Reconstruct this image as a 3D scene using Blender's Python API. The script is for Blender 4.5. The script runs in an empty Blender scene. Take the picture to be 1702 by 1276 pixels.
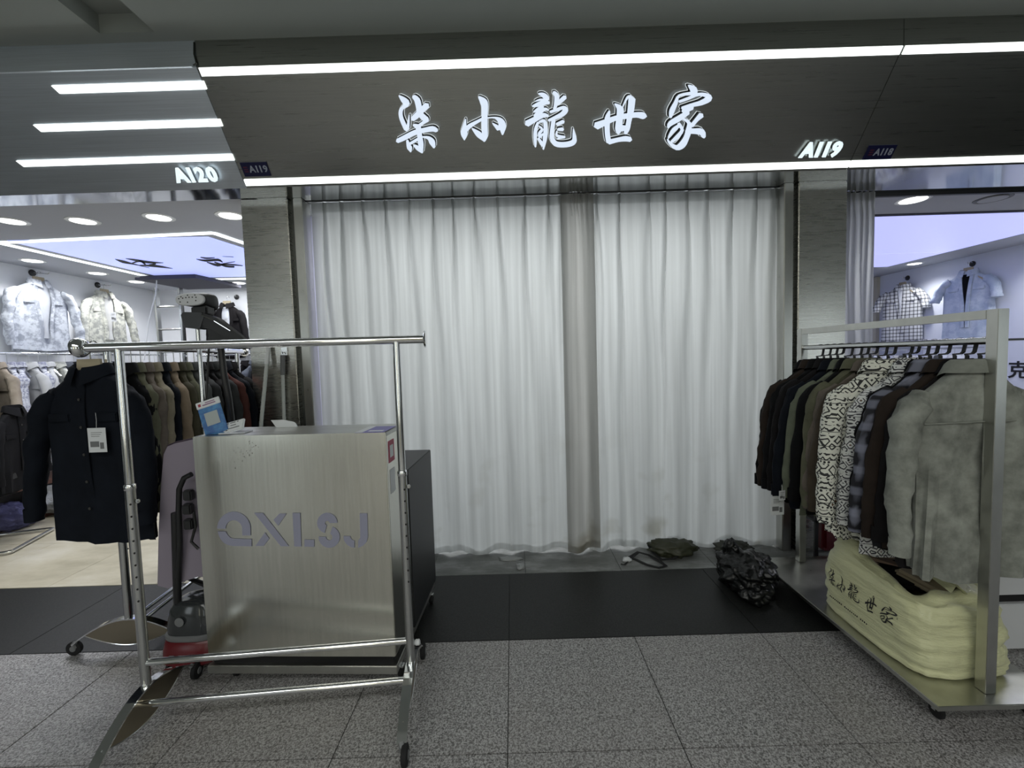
import bpy, bmesh, math, random
from mathutils import Vector, Matrix, noise
from mathutils.bvhtree import BVHTree
random.seed(7)
PI = math.pi
S = bpy.context.scene
COL = S.collection

# ------------------------------------------------------------------ camera, world, light, exposure
F_PX = 725.38
AR = Vector((0.999550879, 9.0892e-05, -0.0299671776))
AU = Vector((0.02991165, 0.05789735, 0.99787434))
AF = Vector((-0.00182572, 0.99832254, -0.05786863))
CAM = Vector((0, 0, 1.34258757))
cd = bpy.data.cameras.new('camera'); cam = bpy.data.objects.new('camera', cd); COL.objects.link(cam)
cd.sensor_width = 36; cd.lens = F_PX / 1702 * 36; cd.clip_start = .05; cd.clip_end = 60
m = Matrix((AR, AU, -AF)).transposed().to_4x4(); m.translation = CAM
cam.matrix_world = m
S.camera = cam
S.view_settings.view_transform = 'Standard'; S.view_settings.look = 'None'
S.view_settings.gamma = 1; S.view_settings.use_curve_mapping = False
S.view_settings.exposure = 0.0
w = bpy.data.worlds.new('world'); S.world = w; w.use_nodes = True
w.node_tree.nodes['Background'].inputs[0].default_value = (.75, .8, .8, 1)
w.node_tree.nodes['Background'].inputs[1].default_value = .25

def area(name, loc, sx, sy, power, col=(1, 1, 1), rot=(0, 0, 0)):
    l = bpy.data.lights.new(name, 'AREA'); l.shape = 'RECTANGLE'; l.size = sx; l.size_y = sy
    l.energy = power; l.color = col
    o = bpy.data.objects.new(name, l); COL.objects.link(o); o.location = loc; o.rotation_euler = rot
    return o
area('corridor_light', (-.6, -.9, 2.96), 4.5, .35, 42, (.98, 1, .96))
area('corridor_light', (0, -2.2, 2.96), 6, .35, 58, (.99, 1, .94))
area('closed_shop_light', (.2, 4.0, 2.38), 2.9, 1.4, 64, (.98, 1, .99))
area('left_shop_light', (-3.1, 3.1, 2.385), 2.4, .18, 15, (.97, .99, 1))
area('left_shop_light', (-3.1, 5.65, 2.385), 2., .15, 12, (.97, .99, 1))
area('right_shop_light', (3.9, 3.3, 2.385), 2.2, .15, 14, (.95, .97, 1))

# ------------------------------------------------------------------ measuring helpers (photo pixel -> world)
def ray(x, y): return AF * F_PX + AR * (x - 851) - AU * (y - 638)
def atz(x, y, z=0):
    d = ray(x, y); return CAM + d * ((z - CAM.z) / d.z)
def aty(x, y, Y):
    d = ray(x, y); return CAM + d * (Y / d.y)
def atx(x, y, X):
    d = ray(x, y); return CAM + d * (X / d.x)

# ------------------------------------------------------------------ materials
MATS = {}
def mat(name, col, rough=.6, metal=0, emit=None, es=0, **k):
    if name in MATS: return MATS[name]
    ma = bpy.data.materials.new(name); ma.use_nodes = True; MATS[name] = ma
    nt = ma.node_tree; b = nt.nodes['Principled BSDF']
    b.inputs['Base Color'].default_value = (*col, 1); b.inputs['Roughness'].default_value = rough
    b.inputs['Metallic'].default_value = metal
    if 'spec' in k: b.inputs['Specular IOR Level'].default_value = k['spec']
    if 'trans' in k: b.inputs['Transmission Weight'].default_value = k['trans']
    if 'alpha' in k: b.inputs['Alpha'].default_value = k['alpha']
    if 'aniso' in k: b.inputs['Anisotropic'].default_value = k['aniso']
    if 'sheen' in k: b.inputs['Sheen Weight'].default_value = k['sheen']
    if emit: b.inputs['Emission Color'].default_value = (*emit, 1); b.inputs['Emission Strength'].default_value = es
    return ma
def nodes(ma): return ma.node_tree.nodes, ma.node_tree.links, ma.node_tree.nodes['Principled BSDF']
def coords(ma, scale=(1, 1, 1), kind='Object', rot=(0, 0, 0)):
    n, l, b = nodes(ma); t = n.new('ShaderNodeTexCoord'); mp = n.new('ShaderNodeMapping')
    mp.inputs['Scale'].default_value = scale; mp.inputs['Rotation'].default_value = rot
    l.new(t.outputs[kind], mp.inputs[0]); return mp.outputs[0]
def ramp(ma, fac, stops, interp='LINEAR'):
    n, l, b = nodes(ma); r = n.new('ShaderNodeValToRGB'); r.color_ramp.interpolation = interp
    e = r.color_ramp.elements
    while len(e) < len(stops): e.new(.5)
    for i, (p, c) in enumerate(stops):
        e[i].position = p; e[i].color = (*c, 1) if len(c) == 3 else c
    l.new(fac, r.inputs[0]); return r.outputs[0]
def noise_tex(ma, vec, scale, detail=4, rough=.5):
    n, l, b = nodes(ma); t = n.new('ShaderNodeTexNoise'); t.inputs['Scale'].default_value = scale
    t.inputs['Detail'].default_value = detail; t.inputs['Roughness'].default_value = rough
    l.new(vec, t.inputs['Vector']); return t.outputs[0]
def bump(ma, h, strength=.2, dist=.01):
    n, l, b = nodes(ma); t = n.new('ShaderNodeBump'); t.inputs['Strength'].default_value = strength
    t.inputs['Distance'].default_value = dist; l.new(h, t.inputs['Height']); l.new(t.outputs[0], b.inputs['Normal'])
def mixc(ma, fac, a, c):
    n, l, b = nodes(ma); t = n.new('ShaderNodeMix'); t.data_type = 'RGBA'
    for sock, v in ((t.inputs[0], fac), (t.inputs[6], a), (t.inputs[7], c)):
        if isinstance(v, tuple): sock.default_value = (*v, 1)
        elif isinstance(v, (int, float)): sock.default_value = v
        else: l.new(v, sock)
    return t.outputs[2]
def mathn(ma, op, a, c=0.):
    n, l, b = nodes(ma); t = n.new('ShaderNodeMath'); t.operation = op
    for i, v in enumerate((a, c)):
        if isinstance(v, (int, float)): t.inputs[i].default_value = v
        else: l.new(v, t.inputs[i])
    return t.outputs[0]

def brushed(name, col, rough, scale, bstr=.12, spots=True):
    ma = mat(name, col, rough, 1)
    n, l, b = nodes(ma)
    v = coords(ma, scale)
    f = noise_tex(ma, v, 6, 5, .6)
    l.new(ramp(ma, f, [(.25, tuple(c * .9 for c in col)), (.75, tuple(min(1, c * 1.06) for c in col))]), b.inputs['Base Color'])
    l.new(mathn(ma, 'MULTIPLY_ADD', f, .12), b.inputs['Roughness'])
    n[-1].inputs[2].default_value = rough - .06
    v2 = coords(ma, (1.2, 1.2, 1.2)); f2 = noise_tex(ma, v2, 3, 2)
    hh = mathn(ma, 'ADD', mathn(ma, 'MULTIPLY', f, .15), f2)
    bump(ma, hh, bstr, .02)
    return ma
STEEL_H = brushed('brushed_steel_fascia', (.42, .425, .40), .29, (.4, 30, 30), .02)
STEEL_L = brushed('brushed_steel_bluish', (.80, .85, .92), .46, (.4, 30, 30), .02)
STEEL_P = brushed('brushed_steel_pillar', (.62, .61, .57), .28, (1.2, 1.2, 25), .03)
STEEL_C = brushed('brushed_steel_counter', (.74, .73, .66), .24, (14, 14, .5), .05)
STEEL_R = brushed('satin_steel_rack', (.55, .55, .52), .30, (3, 3, 1.5), .02)
MIRROR = mat('polished_steel_soffit', (.62, .63, .63), .07, 1)
DARKSTEEL = mat('dark_steel_trim', (.10, .105, .10), .35, 1)
CHROME = mat('chrome', (.78, .79, .80), .09, 1)
CHROME_W = mat('worn_chrome', (.55, .56, .56), .2, 1)
BLACKP = mat('black_plastic', (.012, .012, .013), .4)
BLACKM = mat('matte_black', (.006, .006, .007), .8)
GREYP = mat('grey_plastic', (.16, .165, .17), .5)
WHITEP = mat('white_plastic', (.72, .74, .75), .4)
WALLW = mat('white_wall_paint', (.80, .82, .86), .7)
WALLR = mat('cool_white_wall_paint', (.74, .78, .88), .7)
CEILG = mat('grey_ceiling_paint', (.30, .32, .30), .8)
CEILI = mat('shop_ceiling_paint', (.50, .52, .57), .7)
LED = mat('led_diffuser', (1, 1, 1), .5, 0, (.93, 1, .98), 2.6)
LEDG = mat('letter_face_glow', (.3, .3, .3), .5, 0, (.68, .78, .92), .98)
REFL = mat('letter_reflection_glow', (.3, .3, .3), .5, 0, (.62, .68, .70), .9)  # glow that stands for the letters' reflection in the steel
LETE = mat('letter_return_white', (.8, .85, .9), .3, 0, (.72, .86, .9), 1.0)
PANELB = mat('blue_lightbox_film', (.5, .55, .9), .4, 0, (.40, .46, .88), 1.0)
PANELR = mat('violet_lightbox_film', (.5, .55, .9), .4, 0, (.44, .46, .86), 1.0)
DOWN = mat('downlight_lens', (1, 1, 1), .5, 0, (1, 1, .97), 3.0)
INKB = mat('black_ink', (.012, .012, .015), .6)
NAVYP = mat('navy_enamel', (.008, .010, .06), .3)
PLTXT = mat('silver_plate_lettering', (.42, .45, .55), .4)
REDINK = mat('red_ink', (.35, .03, .05), .5)
WOOD = mat('pale_wood', (.42, .36, .25), .5)
CARD = mat('white_card', (.66, .68, .70), .6)
BROWNW = mat('brown_wood', (.10, .045, .03), .5)

def granite(name, c0, c1, c2, rough, sc=260):
    ma = mat(name, c1, rough); n, l, b = nodes(ma)
    v = coords(ma, kind='Object')
    t = n.new('ShaderNodeTexVoronoi'); t.inputs['Scale'].default_value = sc; l.new(v, t.inputs['Vector'])
    f = noise_tex(ma, v, sc * .45, 3, .7)
    g = mathn(ma, 'ADD', mathn(ma, 'MULTIPLY', f, .75), mathn(ma, 'MULTIPLY', t.outputs['Color'], .35))
    c = ramp(ma, g, [(.38, c0), (.52, c1), (.66, c2)])
    big = noise_tex(ma, v, 1.6, 3)
    c = mixc(ma, ramp(ma, big, [(.35, (0, 0, 0)), (.7, (.35, .35, .35))]), c, (c1[0] * 1.2, c1[1] * 1.1, c1[2] * 1.05))
    l.new(c, b.inputs['Base Color']); return ma
GRAN = granite('grey_speckled_granite', (.055, .055, .055), (.205, .20, .198), (.46, .455, .455), .42)
GRANB = granite('black_granite', (.006, .007, .007), (.011, .012, .012), (.022, .023, .022), .42)
GRANB.node_tree.nodes['Principled BSDF'].inputs['Specular IOR Level'].default_value = .3
GROUT = mat('dark_joint', (.03, .03, .028), .9)
def marble(name, c0, c1, c2, rough, sc=1.5):
    ma = mat(name, c1, rough); n, l, b = nodes(ma)
    v = coords(ma, (1, 2.2, 1)); f = noise_tex(ma, v, sc, 8, .65)
    l.new(ramp(ma, f, [(.3, c0), (.5, c1), (.7, c2)]), b.inputs['Base Color']); return ma
MARBLE = marble('cream_marble', (.34, .31, .22), (.50, .46, .35), (.62, .59, .50), .3)
GREYM = marble('dusty_grey_marble', (.10, .105, .10), (.17, .175, .17), (.32, .33, .33), .5, 4)

def cloth(name, col, rough=.85, var=.25, sc=9, bsc=220, bs=.15):
    if name in MATS: return MATS[name]
    ma = mat(name, col, rough, spec=.15); n, l, b = nodes(ma)
    v = coords(ma); f = noise_tex(ma, v, sc, 5, .6)
    l.new(ramp(ma, f, [(.3, tuple(c * (1 - var) for c in col)), (.7, tuple(c * (1 + var) for c in col))]), b.inputs['Base Color'])
    bump(ma, noise_tex(ma, v, bsc, 2), bs, .002); return ma
def mottled(name, a, c, sc=14):
    ma = mat(name, a, .85, spec=.2); n, l, b = nodes(ma)
    v = coords(ma); f = noise_tex(ma, v, sc, 6, .7)
    l.new(ramp(ma, f, [(.44, a), (.56, c)]), b.inputs['Base Color']); bump(ma, f, .2, .004); return ma
def plaid(name, base, line, k=1., sh=.75, soft=False):
    ma = mat(name, base, .85); n, l, b = nodes(ma)
    v = coords(ma); sp = n.new('ShaderNodeSeparateXYZ'); l.new(v, sp.inputs[0])
    fs = []
    ux = mathn(ma, 'ADD', sp.outputs[0], mathn(ma, 'MULTIPLY', sp.outputs[1], 1.2))
    for o in (ux, sp.outputs[2]):
        s = mathn(ma, 'MULTIPLY', o, 130 * k)
        s = mathn(ma, 'SINE', s)
        fs.append(ramp(ma, mathn(ma, 'MULTIPLY_ADD', s, .5), [(sh - (.25 if soft else .04), (0, 0, 0)), (sh + .06, (1, 1, 1))]))
        for nn in n:
            if nn.type == 'MATH' and nn.operation == 'MULTIPLY_ADD': nn.inputs[2].default_value = .5
    mx = mathn(ma, 'MAXIMUM', fs[0], fs[1])
    sm = mathn(ma, 'MULTIPLY', mathn(ma, 'ADD', fs[0], fs[1]), .5)
    l.new(mixc(ma, mathn(ma, 'ADD', mathn(ma, 'MULTIPLY', mx, .4), mathn(ma, 'MULTIPLY', sm, .6)), base, line), b.inputs['Base Color'])
    return ma
def ethnic(name, base, dark, k=1.):
    ma = mat(name, base, .85); n, l, b = nodes(ma)
    v = coords(ma); sp = n.new('ShaderNodeSeparateXYZ'); l.new(v, sp.inputs[0])
    x, z = mathn(ma, 'ADD', sp.outputs[0], mathn(ma, 'MULTIPLY', sp.outputs[1], 1.2)), sp.outputs[2]
    def stripe(src, f, lo):
        s = mathn(ma, 'SINE', mathn(ma, 'MULTIPLY', src, f * k))
        return mathn(ma, 'GREATER_THAN', s, lo)
    # thin bands, zigzags, diamonds and dots, ordered in bands down the shirt
    band = stripe(z, 105, .99)
    zz = mathn(ma, 'ABSOLUTE', mathn(ma, 'SINE', mathn(ma, 'MULTIPLY', x, 120 * k)))
    zig = mathn(ma, 'GREATER_THAN', mathn(ma, 'SINE', mathn(ma, 'ADD', mathn(ma, 'MULTIPLY', z, 300 * k), mathn(ma, 'MULTIPLY', zz, 3.5))), .45)
    vo = n.new('ShaderNodeTexVoronoi'); vo.inputs['Scale'].default_value = 58 * k; vo.inputs['Randomness'].default_value = .35
    l.new(v, vo.inputs['Vector'])
    dots = mathn(ma, 'LESS_THAN', vo.outputs['Distance'], .34)
    v3 = n.new('ShaderNodeTexVoronoi'); v3.inputs['Scale'].default_value = 20 * k; v3.inputs['Randomness'].default_value = .2; v3.distance = 'MANHATTAN'
    l.new(v, v3.inputs['Vector'])
    rg = mathn(ma, 'GREATER_THAN', mathn(ma, 'SINE', mathn(ma, 'MULTIPLY', v3.outputs['Distance'], 15)), .4)
    sel = mathn(ma, 'SINE', mathn(ma, 'MULTIPLY', z, 52.5 * k))
    selA = mathn(ma, 'GREATER_THAN', sel, .0); selB = mathn(ma, 'LESS_THAN', sel, -.75)
    mid = mathn(ma, 'SUBTRACT', 1., mathn(ma, 'ADD', selA, selB))
    tot = mathn(ma, 'ADD', mathn(ma, 'ADD', mathn(ma, 'MULTIPLY', rg, selA), mathn(ma, 'MULTIPLY', zig, selB)), mathn(ma, 'MULTIPLY', dots, mid))
    tot = mathn(ma, 'MAXIMUM', tot, band)
    red = mathn(ma, 'LESS_THAN', v3.outputs['Distance'], .17)
    c = mixc(ma, tot, base, dark)
    c = mixc(ma, mathn(ma, 'MULTIPLY', red, selA), c, (.13, .07, .04))
    l.new(c, b.inputs['Base Color']); return ma

# ------------------------------------------------------------------ mesh builder
class MB:
    def __init__(s): s.v = []; s.f = []
    def add(s, vs, fs):
        o = len(s.v); s.v += [Vector(v) for v in vs]; s.f += [tuple(i + o for i in f) for f in fs]; return s
    def box(s, x0, x1, y0, y1, z0, z1, M=None):
        vs = [Vector((x, y, z)) for z in (z0, z1) for y in (y0, y1) for x in (x0, x1)]
        if M: vs = [M @ v for v in vs]
        return s.add(vs, [(0, 2, 3, 1), (4, 5, 7, 6), (0, 1, 5, 4), (2, 6, 7, 3), (0, 4, 6, 2), (1, 3, 7, 5)])
    def bbox(s, x0, x1, y0, y1, z0, z1, b=.003, M=None):
        bm = bmesh.new(); bmesh.ops.create_cube(bm, size=1)
        for v in bm.verts: v.co = Vector((x0 + (v.co.x + .5) * (x1 - x0), y0 + (v.co.y + .5) * (y1 - y0), z0 + (v.co.z + .5) * (z1 - z0)))
        bmesh.ops.bevel(bm, geom=list(bm.edges), offset=b, segments=2, affect='EDGES')
        bm.verts.index_update()
        vs = [M @ v.co if M else v.co.copy() for v in bm.verts]; fs = [tuple(v.index for v in f.verts) for f in bm.faces]; bm.free()
        return s.add(vs, fs)
    def quad(s, *p): return s.add(p, [tuple(range(len(p)))])
    def prism(s, pts, d):                      # closed outline pts, extruded by vector d
        n = len(pts); d = Vector(d); p = [Vector(q) for q in pts]
        return s.add(p + [q + d for q in p], [tuple(range(n))[::-1], tuple(range(n, 2 * n))] + [(i, (i + 1) % n, n + (i + 1) % n, n + i) for i in range(n)])
    def sweep(s, pts, prof, up=None, cap=True, rad=None):   # prof: 2D profile; along pts
        pts = [Vector(p) for p in pts]; n = len(prof); rings = []; N = None
        for i, p in enumerate(pts):
            t = (pts[min(i + 1, len(pts) - 1)] - pts[max(i - 1, 0)]).normalized()
            if up is not None: N = (Vector(up) - t * Vector(up).dot(t)).normalized()
            else:
                if N is None: N = t.orthogonal().normalized()
                N = (N - t * N.dot(t)).normalized()
            B = t.cross(N); r = rad[i] if rad else 1
            rings.append([p + N * (a * r) + B * (b * r) for a, b in prof])
        vs = [v for r in rings for v in r]
        fs = [(i * n + j, i * n + (j + 1) % n, (i + 1) * n + (j + 1) % n, (i + 1) * n + j) for i in range(len(pts) - 1) for j in range(n)]
        if cap: fs += [tuple(range(n))[::-1], tuple(range((len(pts) - 1) * n, len(pts) * n))]
        return s.add(vs, fs)
    def tube(s, pts, r, n=12, rad=None, cap=True):
        return s.sweep(pts, [(r * math.cos(2 * PI * k / n), r * math.sin(2 * PI * k / n)) for k in range(n)], rad=rad, cap=cap)
    def lathe(s, prof, c=(0, 0, 0), n=20, axis='Z'):
        vs = []; c = Vector(c)
        for r, h in prof:
            for k in range(n):
                a = 2 * PI * k / n; x, y = r * math.cos(a), r * math.sin(a)
                vs.append(c + (Vector((x, y, h)) if axis == 'Z' else Vector((h, x, y)) if axis == 'X' else Vector((x, h, -y))))
        m_ = len(prof)
        fs = [(i * n + k, i * n + (k + 1) % n, (i + 1) * n + (k + 1) % n, (i + 1) * n + k) for i in range(m_ - 1) for k in range(n)]
        fs += [tuple(range(n))[::-1], tuple(range((m_ - 1) * n, m_ * n))]
        return s.add(vs, fs)
    def mesh(s, name, material, smooth=False):
        me = bpy.data.meshes.new(name); me.from_pydata([tuple(v) for v in s.v], [], s.f)
        bm = bmesh.new(); bm.from_mesh(me); bmesh.ops.recalc_face_normals(bm, faces=bm.faces); bm.to_mesh(me); bm.free()
        if material: me.materials.append(material)
        if smooth:
            me.polygons.foreach_set('use_smooth', [True] * len(me.polygons))
            try: me.set_sharp_from_angle(angle=math.radians(42))
            except Exception: pass
        return me
    def obj(s, name, material, parent=None, smooth=False, kind=None):
        o = bpy.data.objects.new(name, s.mesh(name, material, smooth)); COL.objects.link(o)
        if parent: o.parent = parent
        if kind: o['kind'] = kind
        return o

def thing(name, label, cat, loc=(0, 0, 0), rz=0, group=None):
    o = bpy.data.objects.new(name, None); COL.objects.link(o); o.location = loc; o.rotation_euler = (0, 0, rz)
    o.empty_display_size = .1; o['label'] = label; o['category'] = cat
    if group: o['group'] = group
    return o
def tag(o, label, cat, group=None):
    o['label'] = label; o['category'] = cat
    if group: o['group'] = group
    return o
def struct(o): o['kind'] = 'structure'; return o
def children(o, kids):
    return kids.get(o.name, [])
def dup(root, loc, rz, label, group=None):
    r = root.copy(); COL.objects.link(r); r.location = loc; r.rotation_euler = (0, 0, rz); r['label'] = label
    if group: r['group'] = group
    for ch in list(root.children):
        c = ch.copy(); COL.objects.link(c); c.parent = r
        for g in list(ch.children):
            d = g.copy(); COL.objects.link(d); d.parent = c
    return r
def sbox(name, x0, x1, y0, y1, z0, z1, ma):
    return struct(MB().box(x0, x1, y0, y1, z0, z1).obj(name, ma))

_fc = {}
def text_mesh(txt, size, ma, depth=.002, bold=0, shear=0):
    cu = bpy.data.curves.new('t', 'FONT'); cu.body = txt; cu.size = size; cu.extrude = depth; cu.offset = bold
    cu.align_x = 'CENTER'; cu.align_y = 'CENTER'; cu.shear = shear; cu.resolution_u = 3
    o = bpy.data.objects.new('t', cu); COL.objects.link(o)
    dg = bpy.context.evaluated_depsgraph_get()
    me = bpy.data.meshes.new_from_object(o.evaluated_get(dg)); me.materials.clear(); me.materials.append(ma)
    bpy.data.objects.remove(o); return me
def text(name, txt, size, ma, M, parent=None, **k):
    adv = [(.70 if c in 'AR' else .44 if c == '1' else .63 if c.isdigit() else 1.) * size for c in txt]; x = -sum(adv) / 2; out = []
    for c, a in zip(txt, adv):
        o = bpy.data.objects.new(name, text_mesh(c, size, ma, **k)); COL.objects.link(o)
        if parent: o.parent = parent
        o.matrix_local = M @ Matrix.Translation((x + a / 2, 0, 0)); x += a; out.append(o)
    return out[0]
def frame(o, x, y, z):                        # matrix from axes
    mm = Matrix((Vector(x).normalized(), Vector(y).normalized(), Vector(z).normalized())).transposed().to_4x4()
    mm.translation = Vector(o); return mm

# ------------------------------------------------------------------ the setting: floors
floor = struct(MB().box(-7, 8, -3.6, 9, -.06, -.004).obj('floor', GROUT))
XJ, YJ, TW = -.055, 2.014, .6
tile = MB().bbox(0, .597, 0, .597, -.004, 0, .0012).mesh('granite_tile', GRAN)
for r in range(1, 5):
    for k in range(-6, 7):
        t = bpy.data.objects.new('granite_tile', tile); COL.objects.link(t); t.parent = floor
        t.location = (XJ + k * TW + .0015, YJ - r * TW + .0015, random.uniform(-.0003, .0003))
        if (k + r) % 2: t.rotation_euler = (0, 0, PI); t.location.x += .597; t.location.y += .597
MB().box(-7, 8, -3.6, YJ - 4 * TW - .002, -.004, 0).obj('far_paving', GRAN, floor)
for a, c in ((-4.9, -3.655), (-3.655, -2.455), (-2.455, -1.255), (-1.255, -.055), (-.055, 1.145), (1.145, 2.345), (2.345, 3.545), (3.545, 5.5)):
    MB().bbox(a + .001, c - .001, YJ + .002, 2.655, -.004, 0, .001).obj('black_granite_slab', GRANB, floor)
for a, c in ((-1.6, -.555), (-.555, .045), (.045, .645), (.645, 1.245), (1.245, 2.1)):
    for y0, y1 in ((2.658, 3.3), (3.3, 3.9), (3.9, 4.5), (4.5, 6.6)):
        MB().bbox(a + .001, c - .001, y0 + .001, y1 - .001, -.004, 0, .001).obj('grey_floor_tile', GREYM, floor)
for i in range(5):
    for j in range(5):
        MB().bbox(-5 + i * .68 + .001, -5 + (i + 1) * .68 - .001, 2.66 + j * .7 + .001, 2.66 + (j + 1) * .7 - .001, -.004, 0, .001).obj('cream_floor_tile', MARBLE, floor)
for i in range(5):
    MB().bbox(2.11 + i * .72, 2.11 + (i + 1) * .72 - .002, 2.66, 7, -.004, 0, .001).obj('cream_floor_tile', MARBLE, floor)

# ------------------------------------------------------------------ ceiling, walls
ZC, ZS = 3.0, 2.41
cm = MB()
cm.box(-7, 8, 2.244, 2.9, ZC, ZC + .12); cm.box(-7, -1.98, -3.6, 2.244, ZC, ZC + .12)
cm.box(-1.711, 8, -3.6, 2.244, ZC, ZC + .12); cm.box(-1.98, -1.711, -3.6, 2.244, ZC + .09, ZC + .12)
struct(cm.obj('ceiling', CEILG))
sbox('wall_rear', -7, 8, -3.7, -3.6, 0, 3.1, mat('far_wall_paint', (.48, .47, .40), .8))
# unseen shop front opposite: glowing and plain panels added for the steel to reflect
GLOW_W = mat('added_glow_warm', (.8, .8, .7), .5, 0, (1, .97, .80), 2.0)
GLOW_C = mat('added_glow_cool', (.8, .8, .8), .5, 0, (.85, .95, 1), 2.4)
for i, (a, c, ma) in enumerate(((-5.2, -4.2, GLOW_C), (-1.9, -1.2, GLOW_W), (.5, .9, GLOW_C), (1.9, 2.3, GLOW_W), (5.9, 7.0, GLOW_C))):
    tag(MB().bbox(a, c, -3.53, -3.50, .45, 2.1, .01).obj('added_glow', ma), 'added glowing panel on the far side of the corridor, number %s from the left wall' % ['one', 'two', 'three', 'four', 'five'][i], 'panel')
for i, (a, c, ma) in enumerate(((-3.2, -2.2, WALLW), (-.9, .1, mat('beige_panel', (.5, .46, .33), .6)), (1.1, 1.5, WALLW), (2.6, 3.6, mat('dark_panel', (.03, .03, .03), .5)))):
    sbox('trim_%d' % (30 + i), a, c, -3.6, -3.54, 0, 2.4, ma)
sbox('wall_left', -7.05, -7, -3.6, 2.6, 0, 3.1, CEILG)
sbox('wall_right', 8, 8.05, -3.6, 2.6, 0, 3.1, CEILG)

# fascia: sloping steel panels
FB = Vector((0, 2.68, ZS)); FT = Vector((0, 2.31, 2.87)); FU = (FT - FB).normalized(); FX = Vector((1, 0, 0)); FN = FX.cross(FU).normalized()
if FN.y > 0: FN = -FN
FL = (FT - FB).length
def fa(x, s, n=0): return FB + FX * x + FU * s + FN * n
def fpx(px, py, n=0):
    d = ray(px, py); o = FB + FN * n; t = (o - CAM).dot(FN) / d.dot(FN); q = CAM + d * t
    return q
def fxs(px, py):
    q = fpx(px, py); return q.x, (q - FB).dot(FU)
def fbox(mb, x0, x1, s0, s1, n0, n1, sk=0):
    vs = [fa(x + (sk * s if True else 0), s, n) for n in (n0, n1) for s in (s0, s1) for x in (x0, x1)]
    return mb.add(vs, [(0, 2, 3, 1), (4, 5, 7, 6), (0, 1, 5, 4), (2, 6, 7, 3), (0, 4, 6, 2), (1, 3, 7, 5)])
XL, XR = -1.559, 2.035
for i, (a, c, ma) in enumerate(((-6.9, XL - .003, STEEL_L), (XL, XR - .003, STEEL_H), (XR, 7.9, STEEL_H))):
    mb = MB(); fbox(mb, a, c, 0, FL, -.03, 0)
    mb.box(a, c, 2.31, 2.34, 2.872, ZC)
    struct(mb.obj('trim_%d' % (i + 1), ma))
# crumpled corner of the steel cladding at the seam
struct(MB().tube([(XL - .004, 2.309, 2.99), (XL - .006, 2.306, 2.93), (XL + .004, 2.304, 2.885), (XL - .01, 2.30, 2.872)], .004, 6).obj('trim_4', DARKSTEEL))
struct(MB().box(-6.9, XL - .02, 2.300, 2.311, 2.868, 2.876).obj('trim_5', STEEL_L))
# soffits
sbox('trim_6', XL - .1, XR + .05, 2.68, 2.95, ZS, ZS + .03, MIRROR)
sbox('trim_7', -6.9, -1.70, 2.68, 2.845, ZS, ZS + .03, MIRROR)
sbox('trim_8', XR + .05, 7.9, 2.68, 3.12, ZS, ZS + .03, MIRROR)
sbox('trim_9', XL - .14, XL - .1, 2.68, 3.2, ZS, ZS + .03, MIRROR)
sbox('trim_10', 2.17, 7.9, 3.10, 3.125, ZS - .02, ZS, mat('black_track', (.01, .01, .012), .4))
sbox('trim_11', -1.41, 1.86, 2.915, 2.925, ZS - .004, ZS, MATS['black_track'])

def led(x0, x1, s0, s1, label, sl=0, sr=0):
    mb = MB(); n0, n1 = .0, .006
    vs = [fa(x0 + sl * 0, s0, n0), fa(x1, s0, n0), fa(x1 + sr, s1, n0), fa(x0 + sl, s1, n0), fa(x0, s0, n1), fa(x1, s0, n1), fa(x1 + sr, s1, n1), fa(x0 + sl, s1, n1)]
    mb.add(vs, [(0, 3, 2, 1), (4, 5, 6, 7), (0, 1, 5, 4), (1, 2, 6, 5), (2, 3, 7, 6), (3, 0, 4, 7)])
    return tag(mb.obj('led_strip', LED), label, 'light', 'light strips on the steel fascia')
led(XL + .01, XR - .006, .552, .588, 'long white light strip above the lettering on the steel fascia')
led(XR + .012, 4.6, .552, .588, 'white light strip at the top of the fascia over the right shop')
led(XL + .005, XR - .004, .014, .050, 'long white light strip under the lettering on the steel fascia')
led(XR + .006, 4.6, .014, .050, 'white light strip at the bottom of the fascia over the right shop')
led(-2.32, XL + .006, .497, .533, 'shortest of the three light strips on the left steel fascia, at the top', -.02)
led(-2.545, XL + .010, .327, .361, 'middle of the three stepped light strips on the left steel fascia', -.02)
led(-2.775, XL - .002, .155, .187, 'longest of the three light strips on the left steel fascia, at the bottom', -.02)

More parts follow.
